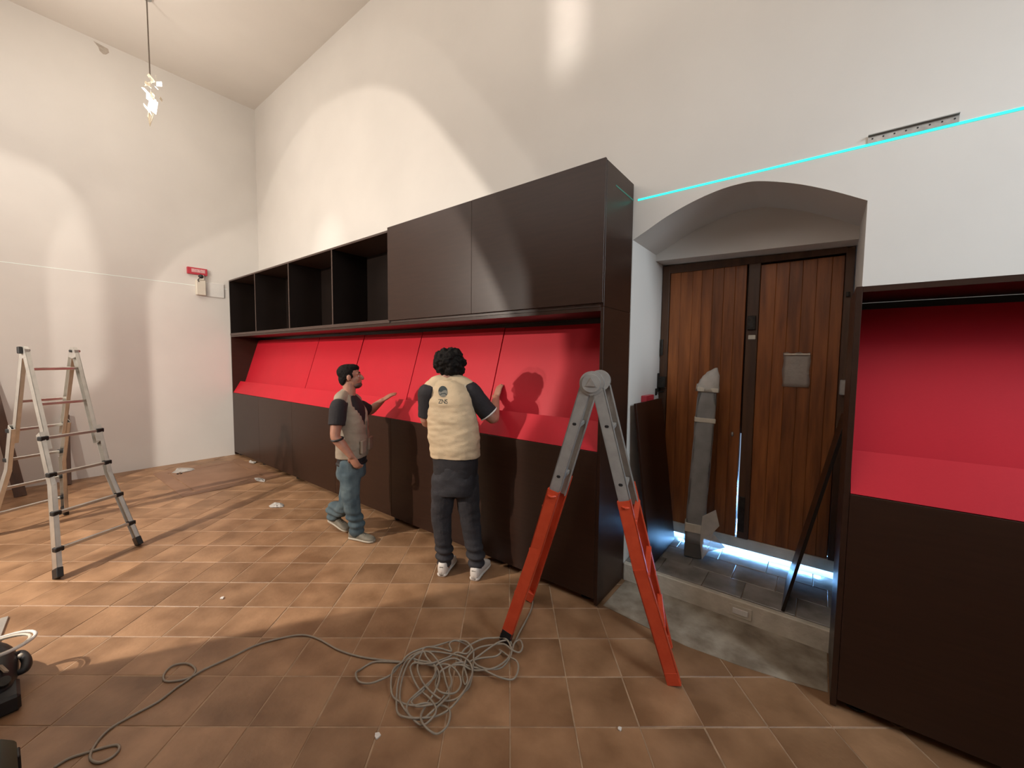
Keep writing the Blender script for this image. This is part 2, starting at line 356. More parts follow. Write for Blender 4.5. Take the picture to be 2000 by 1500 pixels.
# ================================================================ THE WOODEN DOOR
door = bpy.data.objects.new('door_1', None); COL.objects.link(door); door.location = (7.57, 1.2, .27); struct(door)
PX = [6.985, 7.072, 7.169, 7.243, 7.327, 7.408, 7.491, 7.569]; PX2 = [7.583, 7.663, 7.765, 7.847, 7.929, 8.012, 8.097, 8.165]
DB, DT = .274, 2.475
obj('frame_post', B(NX0+.004, 6.982, NYD-.01, NYD+.07, .273, 2.545, bev=.004), M['darkwood'], door)
obj('frame_post', B(8.168, NX1-.004, NYD-.01, NYD+.07, .273, 2.51, bev=.004), M['darkwood'], door)
bm = bmesh.new(); prism(bm, [(6.98, NYD-.005, 2.475), (8.17, NYD-.005, 2.475), (8.17, NYD-.005, 2.515), (6.98, NYD-.005, 2.545)], (0, .07, 0)); obj('frame_head', bm, M['darkwood'], door)
for xs in (PX, PX2):
    for k, (a, b) in enumerate(zip(xs, xs[1:])):
        d = random.uniform(0, .005); stile = xs is PX2 and k == 0
        if stile: obj('meeting_stile', B(a, b, NYD-.012, NYD+.03, DB, DT, bev=.004), M['darkwood'], door)
        else: obj('plank', B(a, b, NYD+d, NYD+.035, DB, DT-(.0 if xs is PX else .015), bev=.003), M['wood'], door)
for x0, x1 in ((6.985, 7.55), (7.6, 8.165)):
    for z in (.60, 2.2): obj('ledge_board', B(x0, x1, NYD+.036, NYD+.07, z-.06, z+.06), M['darkwood'], door)
obj('light_block_board', B(NX0+.003, 7.566, NYD+.071, NYD+.085, DB, 2.56), M['darkwood'], door); obj('light_block_board', B(7.586, NX1-.003, NYD+.071, NYD+.085, DB, 2.56), M['darkwood'], door); obj('slit_block_strip', B(7.54, 7.61, NYD+.086, NYD+.1, 1.12, 2.56), M['darkwood'], door)  # unseen boards added to block daylight through the plank gaps and upper slit
h = obj('lock_case', B(7.590, 7.648, NYD-.03, NYD-.011, 1.96, 2.07, bev=.004), M['iron'], door)
obj('keyhole', B(7.612, 7.626, NYD-.033, NYD-.029, 1.98, 2.01), M['foot'], h)
h = obj('name_plate', B(7.600, 7.650, NYD-.018, NYD-.011, 1.885, 1.92, bev=.003), M['tape'], door)
obj('keeper', B(7.592, 7.632, NYD-.022, NYD-.012, .33, .62, bev=.003), M['iron'], door)
for x, z0, z1 in ((6.935, 1.76, 1.90), (8.19, 2.17, 2.2)): obj('hinge', cyl(bmesh.new(), (x, NYD-.02, z0), (x, NYD-.02, z1), .011, 10), M['iron'], door)
h = obj('latch_box', B(6.925, 6.985, NYD-.055, NYD-.011, 1.47, 1.57, bev=.004), M['iron'], door); obj('latch_tongue', B(6.917, 6.926, NYD-.06, NYD-.03, 1.44, 1.60, bev=.002), M['iron'], h)
obj('latch_box', B(8.175, 8.218, NYD-.055, NYD-.011, 1.485, 1.59, bev=.004), M['steel'], door)
obj('latch_bolt', tube(bmesh.new(), [(6.917, 1.10, 1.435), (6.945, 1.14, 1.435), (6.96, NYD-.012, 1.435)], .006, n=8, sub=2), M['iron'], door)
obj('latch_bolt', B(6.916, 6.926, 1.085, 1.115, 1.405, 1.465, bev=.002), M['iron'], door)
obj('knob', ellips(bmesh.new(), (7.52, NYD-.012, 1.12), (.009, 0, 0), (0, .014, 0), (0, 0, .02), 10, 8), M['steel'], door, True)
# outside: pale street surface and facade seen only through the gaps
struct(obj('floor_street', B(NX0+.002, NX1-.002, 1.19, 2.6, .05, NZF-.002), M['backdrop']))
# clear foam sheet taped on the right leaf
t = thing('foam_sheet', 'square of pale translucent foam film taped on the right door leaf', 'sheet', (7.92, NYD-.01, 1.65))
bm = bmesh.new(); G = []
for i in range(9):
    row = []
    for j in range(9):
        x = 7.836+.165*i/8; z = 1.525+.255*j/8+ (.008*sin(i*1.7) if j == 8 else 0)
        row.append(bm.verts.new((x+(.004*sin(j*1.3) if i in (0, 8) else 0), NYD-.008-.007*noise.noise(V((x*14, z*14, 3))), z)))
    G.append(row)
for i in range(8):
    for j in range(8): bm.faces.new((G[i][j], G[i+1][j], G[i+1][j+1], G[i][j+1]))
so = bmesh.ops.solidify(bm, geom=bm.faces[:], thickness=.002)
obj('film', bm, M['foam'], t, True)
obj('tape_strip', B(7.84, 7.998, NYD-.020, NYD-.016, 1.765, 1.775), M['tape'], t)
# small red alarm box on the left jamb
t = thing('alarm_box', 'small red box fixed on the left niche wall above the leaning dark board', 'alarm box', (NX0, .83, 1.40))
obj('case', B(NX0+.001, NX0+.045, .74, .93, 1.365, 1.425, bev=.004), M['signred'], t); obj('cover', B(NX0+.045, NX0+.05, .78, .89, 1.378, 1.412, bev=.002), M['signred'], t)

# ================================================================ THE DISPLAY CABINETS
MX = [.06, 1.155, 2.305, 3.45, 4.575, 5.735, 6.915]         # module lines of the long cabinet
CB = WY-.012                                                # back of the cabinets
HS, HC = 2.065, 1.085                                       # top of the lower body, top of the base fronts
def slab(prof, x0, x1): return prism(bmesh.new(), [(x0, y, z) for y, z in prof], (x1-x0, 0, 0))
LIP = [(.004, HC+.004), (.115, HC+.195), (.131, HC+.185), (.020, HC-.006)]
UPP = [(.195, HC+.17), (.428, 1.998), (.444, 1.993), (.211, HC+.165)]
def lower_body(t, xs, left, right, lips, upps):
    X0, X1 = xs[0], xs[-1]; e = .024
    if left: obj('side_panel', B(X0, X0+e, 0, CB, .012, HS, bev=.0015), M['brown'], t)
    if right: obj('side_panel', B(X1-e, X1, 0, CB, .012, HS, bev=.0015), M['brown'], t)
    obj('back_panel', B(X0+e, X1-e, CB-.012, CB, .05, HS-.03), M['inner'], t)
    obj('base_floor', B(X0+e, X1-e, .03, CB-.012, .05, .07), M['inner'], t)
    top = obj('top_board', B(X0+e if left else X0, X1-e if right else X1, .0, CB-.012, HS-.028, HS-.001, bev=.001), M['brown'], t)
    for a, b in zip(xs, xs[1:]):
        a2, b2 = (a+e+.001 if a == X0 and left else a+.0015), (b-e-.001 if b == X1 and right else b-.0015)
        obj('base_front', B(a2, b2, -.001, .019, .052, HC, bev=.0015), M['brown'], t)
    obj('counter_ledge', B(X0+e, X1-e, .02, .22, HC-.03, HC-.012), M['inner'], t)
    for a, b in zip(lips, lips[1:]): obj('lip_panel', slab(LIP, a+.001, b-.001), M['red'], t)
    for k, (a, b) in enumerate(zip(upps, upps[1:])):
        d = (-.012, -.007, -.002, .003, .008, 0)[k % 6]
        obj('back_slope_panel', slab([(y+d, z+(.004 if k % 2 else 0)) for y, z in UPP], a+.003, b-.005), M['red'], t)
    ups = [x for x in xs[1:-1]]
    for x in [X0+.10]+ups+[X1-.12]:
        for yy in (.09, .36):
            f = obj('levelling_foot', cyl(bmesh.new(), (x, yy, .002), (x, yy, .052), .032, 14, .022), M['foot'], t)
            if yy < .1: obj('foot_pad', cyl(bmesh.new(), (x, yy, .0015), (x, yy, .012), .045, 14), M['foot'], f)
t = thing('display_cabinet', 'long low dark brown cabinet with sloping red back panels behind the two workers', 'cabinet', (3.5, .2, 0))
lower_body(t, MX, True, True, [MX[0]+.026, MX[3], MX[6]-.026], [MX[0]+.026, MX[2], MX[3], MX[4], MX[5], MX[6]-.026])
# upper open unit
t = thing('open_wall_unit', 'row of four open dark brown compartments on top of the long cabinet', 'shelf unit', (2.3, .2, HS))
z0, z1 = HS+.001, 2.995; e = .022
obj('bottom_board', B(MX[0], MX[4]-.001, -.004, CB-.012, z0, z0+.035, bev=.001), M['edge'], t)
obj('top_board', B(MX[0], MX[4]-.001, 0, CB-.012, z1-e, z1, bev=.001), M['edge'], t)
obj('back_panel', B(MX[0]+.001, MX[4]-.001, CB-.012, CB, z0, z1), M['inner'], t)
obj('side_panel', B(MX[0], MX[0]+e, .0, CB-.012, z0+.036, z1-e-.001), M['inner'], t)
for x in MX[1:4]:
    d = obj('divider', B(x-e/2, x+e/2, .004, CB-.012, z0+.036, z1-e-.001), M['inner'], t); obj('edge_band', B(x-e/2, x+e/2, 0, .004, z0+.036, z1-e-.001), M['edge'], d)
obj('side_panel', B(MX[4]-e-.001, MX[4]-.001, .0, CB-.012, z0+.036, z1-e-.001), M['inner'], t)
for k, (x, y, s, h) in enumerate(((3.32, CB-.02, .13, .42), )):
    obj('mounting_plate', B(x-s/2, x+s/2, CB-.02, CB-.0125, z0+.036, z0+.036+h, bev=.002), M['brown'], t)
obj('cable_grommet', ellips(bmesh.new(), (3.18, CB-.014, 2.86), (.05, 0, 0), (0, .008, 0), (0, 0, .022), 14, 8), M['steel'], t, True)
# upper closed unit
t = thing('closed_wall_unit', 'closed dark brown overhead unit with two flap doors above the red panels', 'cabinet', (5.75, .2, HS))
box_ = bmesh.new(); X0, X1 = MX[4], MX[6]
obj('side_panel', B(X1-.024, X1, 0, CB, z0, 3.004, bev=.0015), M['brown'], t); obj('side_panel', B(X0, X0+.022, 0, CB, z0, 3.002), M['inner'], t)
obj('top_board', B(X0+.022, X1-.024, 0, CB, 2.975, 3.0), M['brown'], t); obj('bottom_board', B(X0+.022, X1-.024, .0, CB, z0, z0+.03), M['edge'], t)
obj('back_panel', B(X0+.022, X1-.024, CB-.012, CB-.001, z0+.03, 2.975), M['inner'], t)
obj('flap_door', B(X0+.001, 5.7335, -.022, -.002, z0+.022, 3.010, bev=.0015), M['brown'], t)
obj('flap_door', B(5.7355, X1-.001, -.0225, -.002, z0+.022, 3.010, bev=.0015), M['brown'], t)
# right cabinet body, upper unit not mounted yet
RX = [8.176, 9.32, 10.46]
t = thing('display_cabinet', 'lower dark brown cabinet with red back panels at the right edge of the picture', 'cabinet', (9.3, .2, 0))
lower_body(t, RX, True, True, [RX[0]+.026, RX[-1]-.026], [RX[0]+.026, RX[1], RX[2]-.026])

# loose dark boards in the niche
t = tag(obj('dark_board', obox(bmesh.new(), V((7.035, .80, .765)), V((.99, 0, .12)).normalized(), V((0, 1, 0)), V((-.12, 0, .99)).normalized(), .010, .31, .622, bev=.0015), M['brown']), 'dark brown board leaning on the left niche wall below the red box', 'board')
a = V((7.945, .50, .142)); b = V((8.205, .60, 1.40)); d = (b-a).normalized(); s = V((0, 1, 0)); n = d.cross(s).normalized(); s = n.cross(d)
t = tag(obj('dark_board', obox(bmesh.new(), (a+b)/2+s*.22, n, s, d, .009, .22, (b-a).length/2, bev=.0015), M['inner']), 'dark brown board leaning slanted against the right niche wall beside the other cabinet', 'board')

# wrapped post standing in the niche
t = thing('wrapped_post', 'tall grey post wrapped in milky film and tape standing in front of the wooden door', 'packaged post', (7.31, .90, NZF))
cb, ct = V((7.315, .90, NZF+.002)), V((7.362, .98, 1.50)); ax = (ct-cb).normalized(); sx = V((1, .25, 0)); sx = (sx-ax*sx.dot(ax)).normalized(); sy = ax.cross(sx)
obj('core', obox(bmesh.new(), cb+ax*.665, sx, sy, ax, .064, .045, .66, bev=.004), M['greywrap'], t)
bm = bmesh.new(); rings = []
for k in range(25):
    h = .12+1.25*k/24; f = 1 if h < 1.24 else 1-(h-1.24)*1.1
    rings.append([cb+ax*h+sx*(math.copysign(abs(cos(q))**.5, cos(q))*(.072*f+.006*noise.noise(V((q*1.5, h*9, 1)))))+sy*(math.copysign(abs(sin(q))**.5, sin(q))*(.053*f+.006*noise.noise(V((q*1.5, h*9, 5))))) for q in [2*pi*i/24 for i in range(24)]])
skinrings(bm, rings); obj('film_wrap', bm, M['film'], t, True)
bm = bmesh.new(); rg = []
for k in range(6):
    h = 1.33+.145*k/5; f = 1+.30*(k/5)*(1-k/5)*2
    rg.append([cb+ax*(h+ (.05*cos(q+.4) if k > 2 else 0)) + sx*(cos(q)*.085*f*(1-.07*k))+sy*(sin(q)*.06*f*(1-.10*k)) + V((.012, 0, 0))*noise.noise(V((q*2, h*20, 2))) for q in [2*pi*i/18 for i in range(18)]])
skinrings(bm, rg); obj('film_top', bm, M['foam'], t, True)
for h, hh in ((1.345, .017), (1.105, .018), (.24, .035)): obj('tape_band', obox(bmesh.new(), cb+ax*h, sx, sy, ax, .075, .056, hh, bev=.004), M['tape'], t)
bm = bmesh.new(); pts = [(7.385, .86, .50), (7.47, .90, .56), (7.50, .90, .44), (7.46, .88, .38), (7.54, .93, .27), (7.44, .84, .24), (7.40, .83, .17), (7.47, .80, .20), (7.38, .84, .30)]
prism(bm, pts[:4]+[pts[8]], (.002, -.003, .001)); prism(bm, [pts[8], pts[3], pts[4], pts[5], pts[6]], (.002, -.003, .001)); obj('loose_film', bm, M['foam'], t)

# ================================================================ WALL FITTINGS
def strip(name, label, p, q, wd, th, nrm, m):  # laser light cast on the surfaces, built as thin glowing strips
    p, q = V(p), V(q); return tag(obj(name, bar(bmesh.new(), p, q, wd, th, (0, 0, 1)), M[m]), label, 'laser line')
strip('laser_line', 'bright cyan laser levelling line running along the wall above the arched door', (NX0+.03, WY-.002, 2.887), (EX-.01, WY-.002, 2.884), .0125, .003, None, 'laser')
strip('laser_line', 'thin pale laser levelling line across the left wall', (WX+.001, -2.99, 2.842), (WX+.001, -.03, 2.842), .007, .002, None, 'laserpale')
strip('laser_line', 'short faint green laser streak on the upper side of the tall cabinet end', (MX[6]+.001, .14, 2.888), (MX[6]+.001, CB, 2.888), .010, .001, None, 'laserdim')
t = thing('wall_rail', 'short grey perforated metal mounting rail on the wall above the cyan laser line', 'rail', (8.37, WY, 2.9))
obj('web', B(8.207, 8.541, WY-.006, WY-.0005, 2.892, 2.928), M['steel'], t); obj('flange', B(8.207, 8.541, WY-.022, WY-.0005, 2.928, 2.932), M['grey'], t)
for k in range(8): obj('screw_hole', cyl(bmesh.new(), (8.225+.043*k, WY-.0075, 2.912), (8.225+.043*k, WY-.0058, 2.912), .004, 8), M['foot'], t)
t = thing('alarm_sign', 'narrow red alarm sign with pale lens high on the left wall beside the cabinet', 'sign', (WX, -.43, 3.06))
obj('case', B(WX+.001, WX+.05, -.565, -.305, 3.012, 3.118, bev=.004), M['signred'], t); obj('lens', B(WX+.05, WX+.054, -.515, -.335, 3.042, 3.098, bev=.002), M['signpale'], t)
t = thing('wall_switch_box', 'cream detector box with dark round sounder mounted below the red sign', 'detector', (WX, -.38, 2.8))
obj('case', B(WX+.001, WX+.07, -.462, -.335, 2.69, 2.93, bev=.008), M['cream'], t); obj('sounder', ellips(bmesh.new(), (WX+.072, -.40, 2.985), (.03, 0, 0), (0, .035, 0), (0, 0, .035), 14, 10), M['foot'], t, True)
obj('bracket', B(WX+.001, WX+.08, -.425, -.36, 2.93, 3.01, bev=.004), M['cream'], t); obj('cable', tube(bmesh.new(), [(WX+.075, -.41, 2.96), (WX+.08, -.44, 2.93), (WX+.074, -.43, 2.90)], .006, n=8), M['foot'], t)
tag(obj('wall_plate', B(WX+.001, WX+.02, -.335, -.075, 2.685, 2.915, bev=.003), M['whiteplastic']), 'plain white square plate on the left wall next to the cabinet corner', 'plate')
bm = bmesh.new(); prism(bm, [(WX+.0005, y, z) for y, z in ((-1.475, 5.965), (-1.40, 5.955), (-1.335, 5.945), (-1.325, 5.90), (-1.36, 5.855), (-1.385, 5.845), (-1.42, 5.87), (-1.43, 5.915))], (.002, 0, 0))
tag(obj('bare_patch', bm, M['mark']), 'small grey brown patch of bare plaster high on the left wall', 'patch')
# boards leaning on the left wall
tag(obj('timber_post', bar(bmesh.new(), (.30, -1.955, 0), (.09, -1.925, .90), .045, .09, (0, 1, 0), .002), M['darkwood']), 'short dark wooden post leaning on the left wall behind the silver ladder', 'post')
tag(obj('timber_board', bar(bmesh.new(), (.52, -2.36, 0), (.09, -2.56, 1.62), .10, .025, (0, 1, 0), .002), M['darkwood']), 'dark wooden board leaning on the left wall at the left edge of the picture', 'board')

# pendant lamp: crumpled metal and glass shards on a cord
PL = 1.3; pc = on(295, 195, 0, 1.5)
t = thing('pendant_lamp', 'pendant lamp of crumpled glowing glass and metal shards hanging on a brown cord', 'lamp', pc)
obj('cord', tube(bmesh.new(), [(pc.x-.02, pc.y+.005, ZC), (pc.x-.008, pc.y+.002, 5.5), (pc.x, pc.y, pc.z+.22*PL)], .0065, n=8, sub=3), M['wire'], t)
obj('ceiling_rose', cyl(bmesh.new(), (pc.x-.02, pc.y+.005, ZC-.03), (pc.x-.02, pc.y+.005, ZC), .045, 16), M['steel'], t)
lat = V((CR.x, CR.y, 0)).normalized(); rn = random.Random(11)
def shard(c, a, b, wd, m, name='shard', th=.004):
    bm = bmesh.new(); c = V(c); d = (b-a); s = d.cross(V((rn.uniform(-1, 1), rn.uniform(-1, 1), .2))).normalized()
    pts = [c+a, c+a+d*.35+s*wd, c+b, c+a+d*.55-s*wd]; prism(bm, pts, s.cross(d).normalized()*th)
    return obj(name, bm, m, t)
def q(l, h): return (lat*l+V((0, 0, h)))*PL
for a, b, wd, m in ((q(-.03, .22), q(.05, .16), .035, 'crystal'), (q(-.05, .17), q(.01, .10), .02, 'crystal'), (q(.05, .22), q(.06, .17), .02, 'crystal'), (q(-.06, .12), q(.03, .17), .012, 'crystal'),
                    (q(-.085, .11), q(.02, .02), .028, 'glow'), (q(-.04, .06), q(.055, -.06), .05, 'glow'), (q(-.01, .02), q(.04, -.13), .05, 'glow'), (q(.06, .16), q(.11, .12), .03, 'glow'), (q(.04, .12), q(.07, .09), .015, 'glow'),
                    (q(-.075, -.03), q(.0, -.14), .022, 'crystal'), (q(-.02, -.08), q(-.02, -.24), .03, 'crystal'), (q(.03, -.10), q(-.02, -.24), .02, 'crystal'), (q(.09, .03), q(.10, -.02), .018, 'crystal'), (q(.0, .08), q(.03, -.01), .02, 'crystal')):
    shard(pc, a, b, wd*PL, M[m])
obj('hanger_pin', cyl(bmesh.new(), (pc.x, pc.y, pc.z-.1), (pc.x, pc.y, pc.z+.23*PL), .004, 8), M['steel'], t)
lamp('pendant_light', 'POINT', pc+V((0, 0, -.02)), 18, NEUT, shadow_soft_size=.08)

# ================================================================ LADDERS
def chan(p, q, wid, dep, side, inw):          # U-profile rail, open towards inw
    p, q = V(p), V(q); t = (q-p).normalized(); s = V(side); s = (s-t*s.dot(t)).normalized(); n = t.cross(s)
    if n.dot(inw) < 0: n = -n
    bm = bmesh.new(); c = (p+q)/2; L = (q-p).length/2
    obox(bm, c-n*(dep/2-.002), s, n, t, wid/2, .002, L)
    for g in (-1, 1): obox(bm, c+s*(g*(wid/2-.0025)), s, n, t, .0025, dep/2, L)
    return bm
def ladder(name, label, feet, apex, up_m, low_m, split, wid_top, rungs_u, rungs_l, caps, rail_w, rail_d):
    """feet: a1,a2 (one side) b1,b2 (other side); apex: two hinge points; split: fraction where the lower outer ladder starts"""
    a1, a2, b1, b2 = [V(p) for p in feet]; p1, p2 = [V(p) for p in apex]
    t = thing(name, label, 'ladder', (a1+a2+b1+b2)/4)
    ac = (p2-p1).normalized()
    for (f1, f2), sg in (((a1, a2), 1), ((b1, b2), -1)):
        out = ((f1+f2)/2-(p1+p2)/2); out.z = 0; out.normalize()
        ends = []
        for f, p, s in ((f1, p1, -1), (f2, p2, 1)):
            top = p+out*.035-V((0, 0, .03)); dirn = (V((p.x, p.y, 0))+(((f1+f2)/2)-(V((p1.x, p1.y, 0))+V((p2.x, p2.y, 0)))/2)-V((p.x, p.y, 0)))
            straight = V((p.x, p.y, 0))+dirn
            mid = top.lerp(straight, split+.06)
            ur = obj('upper_rail', chan(top, mid, rail_w, rail_d, out, -ac*s), M[up_m], t)
            if not caps:
                for r_ in (.13, .33): obj('lock_hole', ellips(bmesh.new(), top.lerp(straight, r_)+ac*s*(rail_d/2), out*.012, ac*.002, V((0, 0, .009)), 12, 6), M['foot'], ur)
            lo = top.lerp(straight, split-.02)+ac*s*(rail_d*.98)
            knee = top.lerp(straight, min(.86, split+.22))+ac*s*(rail_d*.98); foot = V((f.x, f.y, .05))
            r = obj('lower_rail', chan(lo, knee, rail_w*1.12, rail_d, out, -ac*s), M[low_m], t)
            k2 = knee-(foot-knee).normalized()*.02
            obj('lower_rail', chan(k2, foot, rail_w*1.10, rail_d*1.08, out, -ac*s), M[low_m], t)
            td = (foot-knee).normalized()
            obj('rubber_foot', bar(bmesh.new(), foot-td*.03, foot+td*.045, rail_w*(1.2 if caps else 1.12), rail_d*(1.35 if caps else 1.15), out, .004), M['foot' if caps or f is b1 else low_m], t)
            ends.append((top, straight, lo, knee, foot))
            if not caps:
                obj('lock_clip', tube(bmesh.new(), [lo+out*.03-ac*s*.0+td*.03, lo+td*.035+ac*s*.022, lo-out*.03+td*.03], .006, n=8), M[low_m], t)
        (t1, s1, l1, k1, g1), (t2, s2, l2, k2, g2) = ends
        for r in rungs_u: obj('rung', bar(bmesh.new(), t1.lerp(s1, r), t2.lerp(s2, r), .026, .024, out, .003), M[up_m], t)
        for r in rungs_l:
            def pt(l, k, g, r): 
                kk = (k-l).length/((k-l).length+(g-k).length); return l.lerp(k, r/kk) if r < kk else k.lerp(g, (r-kk)/(1-kk))
            A, Bq = pt(l1, k1, g1, r), pt(l2, k2, g2, r); oo = out*(rail_w*.42)
            rg = obj('rung', bar(bmesh.new(), A+oo, Bq+oo, .030, .024, out, .003), M['alu' if caps else low_m], t)
            if caps:
                for e, d in ((A, -1), (Bq, 1)): obj('end_cap', bar(bmesh.new(), e+oo-ac*d*.03, e+oo+ac*d*.025, .042, .036, out, .005), M['foot'], rg)
    for p, s in ((p1, -1), (p2, 1)):
        if caps:
            sd = ((a1+a2)/2-(b1+b2)/2); sd.z = 0; sd.normalize(); bm = bmesh.new()
            prism(bm, [p+sd*x+V((0, 0, z))-ac*.016 for x, z in ((-.075, -.055), (-.06, .01), (-.02, .035), (.02, .035), (.06, .01), (.075, -.055), (0, -.07))], ac*.032)
            h = obj('hinge', bm, M['alu'], t); obj('hinge_pin', cyl(bmesh.new(), p-ac*.03, p+ac*.03, .012, 12), M['foot'], h)
            obj('hinge_knob', obox(bmesh.new(), p+ac*s*.03+V((0, 0, .0)), sd, ac, V((0, 0, 1)), .022, .014, .03 if s < 0 else .012, bev=.005), M['foot' if s < 0 else 'alu'], h)
        else:
            h = obj('hinge', cyl(bmesh.new(), p-ac*.02, p+ac*.02, .066, 28), M['grey'], t)
            obj('hinge_cap', cyl(bmesh.new(), p+ac*s*.018, p+ac*s*.032, .05, 24), M['grey'], h)
            bm = bmesh.new(); sd = ((a1+a2)/2-(b1+b2)/2); sd.z = 0; sd.normalize()
            prism(bm, [p+ac*s*.032+sd*(.032*cos(q_))+V((0, 0, .032*sin(q_))) for q_ in (pi/2, pi/2+2*pi/3, pi/2+4*pi/3)], ac*s*.006)
            obj('hinge_knob', bm, M['steel'], h)
    return t
# silver ladder at the left
a1, a2, b2 = V((3.52, -2.25, 0)), V((3.27, -1.76, 0)), V((1.74, -2.09, 0)); b1 = b2+(a1-a2)
mc = (a1+a2+b1+b2)/4; ac = (a2-a1).normalized()
ladder('step_ladder', 'silver aluminium telescopic stepladder with black caps standing open by the left wall', (a1, a2, b1, b2), (mc-ac*.165+V((0, 0, 1.745)), mc+ac*.165+V((0, 0, 1.745))), 'alu', 'alu', .40, .33,
       (.075, .245), (.035, .31, .59, .84), True, .074, .028)
# grey and red ladder in front of the long cabinet
g1, h1 = V((6.638, -.65, 0)), V((7.517, -.354, 0)); bk = V((-.105, .345, 0)); g2, h2 = g1+V((-.13, .42, 0)), h1+V((-.115, .26, 0))
mc = (g1+h1)/2+V((.005, 0, 0)); 
t = ladder('step_ladder', 'grey and red telescopic stepladder standing open in front of the long cabinet', (h1, h2, g1, g2), (mc+bk*.10+V((0, 0, 1.585)), mc+bk*.88+V((0, 0, 1.585))), 'grey', 'orange', .40, .3,
           (.15, .36), (.12, .42, .72), False, .064, .028)
rn = random.Random(5)

# ================================================================ CABLE
def cp(l): return [(640+x*.21, 1180+y*.21) for x, y in l]
path = [(108, 1500), (135, 1484), (165, 1474), (205, 1462), (230, 1458), (232, 1468), (218, 1482), (195, 1492), (178, 1487), (178, 1472), (195, 1445), (220, 1422), (262, 1398), (310, 1372), (345, 1345), (372, 1326), (382, 1310), (366, 1298), (338, 1302), (321, 1318), (322, 1332), (345, 1332), (370, 1326), (400, 1309), (450, 1286), (500, 1262), (550, 1248), (590, 1242), (622, 1250), (660, 1271), (700, 1284), (745, 1291), (775, 1294)]
path += cp([(700, 552), (560, 545), (420, 550), (300, 620), (262, 690), (290, 750), (390, 790), (500, 760), (600, 690), (680, 580), (760, 510), (900, 460), (1000, 420), (1150, 380), (1280, 400), (1350, 470), (1355, 560), (1340, 700), (1280, 850), (1200, 930), (1080, 925), (980, 890), (900, 810), (850, 700), (835, 610), (870, 510), (915, 455),
            (1050, 450), (1150, 470), (1130, 420), (1180, 390), (1270, 395), (1330, 450), (1290, 520), (1200, 500), (1130, 520), (1040, 570), (960, 610), (860, 600), (810, 560), (815, 515), (890, 490), (920, 530), (990, 590), (1120, 620), (1210, 690), (1240, 780), (1190, 860), (1090, 890), (1020, 850), (1005, 760), (1050, 670), (1150, 630), (1250, 620), (1340, 640), (1450, 665), (1560, 650), (1660, 570), (1710, 470), (1740, 400), (1790, 390), (1812, 440), (1780, 485), (1710, 475), (1640, 425), (1530, 410), (1420, 440), (1340, 500),
            (1280, 580), (1255, 700), (1280, 800), (1300, 760), (1270, 640), (1240, 540), (1260, 480), (1340, 420), (1450, 360), (1540, 345), (1650, 370), (1705, 450), (1700, 520), (1620, 620), (1500, 662), (1400, 625), (1360, 560), (1440, 545), (1560, 540), (1610, 500), (1600, 450), (1690, 530), (1760, 590), (1770, 660), (1720, 725), (1600, 732), (1500, 695), (1420, 640), (1300, 600), (1180, 560), (1040, 600), (1000, 640), (1010, 700), (960, 770), (880, 840), (790, 900), (750, 960), (735, 1050), (780, 1110), (880, 1100), (980, 1050), (1080, 960), (1130, 880),
            (1100, 760), (1060, 640), (950, 500), (820, 500), (720, 560), (620, 650), (590, 750), (600, 880), (680, 960), (800, 1000), (900, 980), (1000, 970), (1100, 1000), (1140, 1080), (1110, 1190), (1020, 1240), (930, 1220), (875, 1160), (870, 1080), (920, 960), (1000, 860), (1040, 720), (980, 600), (860, 560), (740, 570), (660, 760), (640, 950), (660, 1070), (760, 1120), (880, 1115), (990, 1080), (1100, 1050), (1180, 990), (1260, 880), (1320, 780), (1345, 650), (1280, 560), (1130, 500), (980, 470), (850, 510), (750, 600), (690, 740), (670, 900), (690, 1000), (760, 1090), (870, 1160), (960, 1120), (1010, 1050), (950, 930), (850, 820), (790, 720), (770, 640), (820, 590), (950, 600), (1010, 650), (970, 760), (880, 850), (780, 940), (830, 1010), (950, 1000), (1040, 950), (1150, 780), (1130, 660),
            (1200, 600), (1330, 560), (1480, 470), (1600, 400), (1690, 380)])
path += [(1002, 1262), (1014, 1238), (1028, 1212), (1038, 1190), (1040, 1172), (1034, 1150)]
pts = []; rn2 = random.Random(3)
for k, (x, y) in enumerate(path):
    inside = 690 < x < 1025 and 1240 < y < 1450 and 36 < k < len(path)-6
    z = .0065+((.006+.020*abs(sin(k*.83))+.006*rn2.random()) if inside else 0)
    pts.append(fl(x, y, 0)+V((0, 0, z)))
tag(obj('power_cable', tube(bmesh.new(), pts, .0052, n=7, sub=4), M['cable'], None, True), 'grey power cable lying in a tangled coil on the tiled floor', 'cable')
# scraps on the floor
def scrap(px, py, sx, sy, label, seed, h=.02):
    c = fl(px, py); bm = bmesh.new(); rr = random.Random(seed); n = 9; top = []; 
    ring = [V((c.x+sx*cos(2*pi*i/n)*rr.uniform(.6, 1.15), c.y+sy*sin(2*pi*i/n)*rr.uniform(.6, 1.15), .004+h*.4*rr.random())) for i in range(n)]
    r2 = [V((c.x+(p.x-c.x)*.5, c.y+(p.y-c.y)*.5, .004+h*rr.random())) for p in ring]
    a = [bm.verts.new(p) for p in ring]; b = [bm.verts.new(p) for p in r2]; m_ = bm.verts.new((c.x, c.y, .004+h*.6))
    for i in range(n): bm.faces.new((a[i], a[(i+1) % n], b[(i+1) % n], b[i])); bm.faces.new((b[i], b[(i+1) % n], m_))
    bmesh.ops.solidify(bm, geom=bm.faces[:], thickness=.002)
    tag(obj('film_scrap', bm, M['paper']), label, 'scrap')
scrap(358, 920, .20, .13, 'crumpled white film scrap lying on the floor hatch by the left wall', 1, .04)
scrap(508, 938, .13, .06, 'small white film scrap on the floor near the left cabinet feet', 2, .03)
scrap(540, 989, .12, .07, 'white film scrap on the open floor left of the walking man', 3, .03)
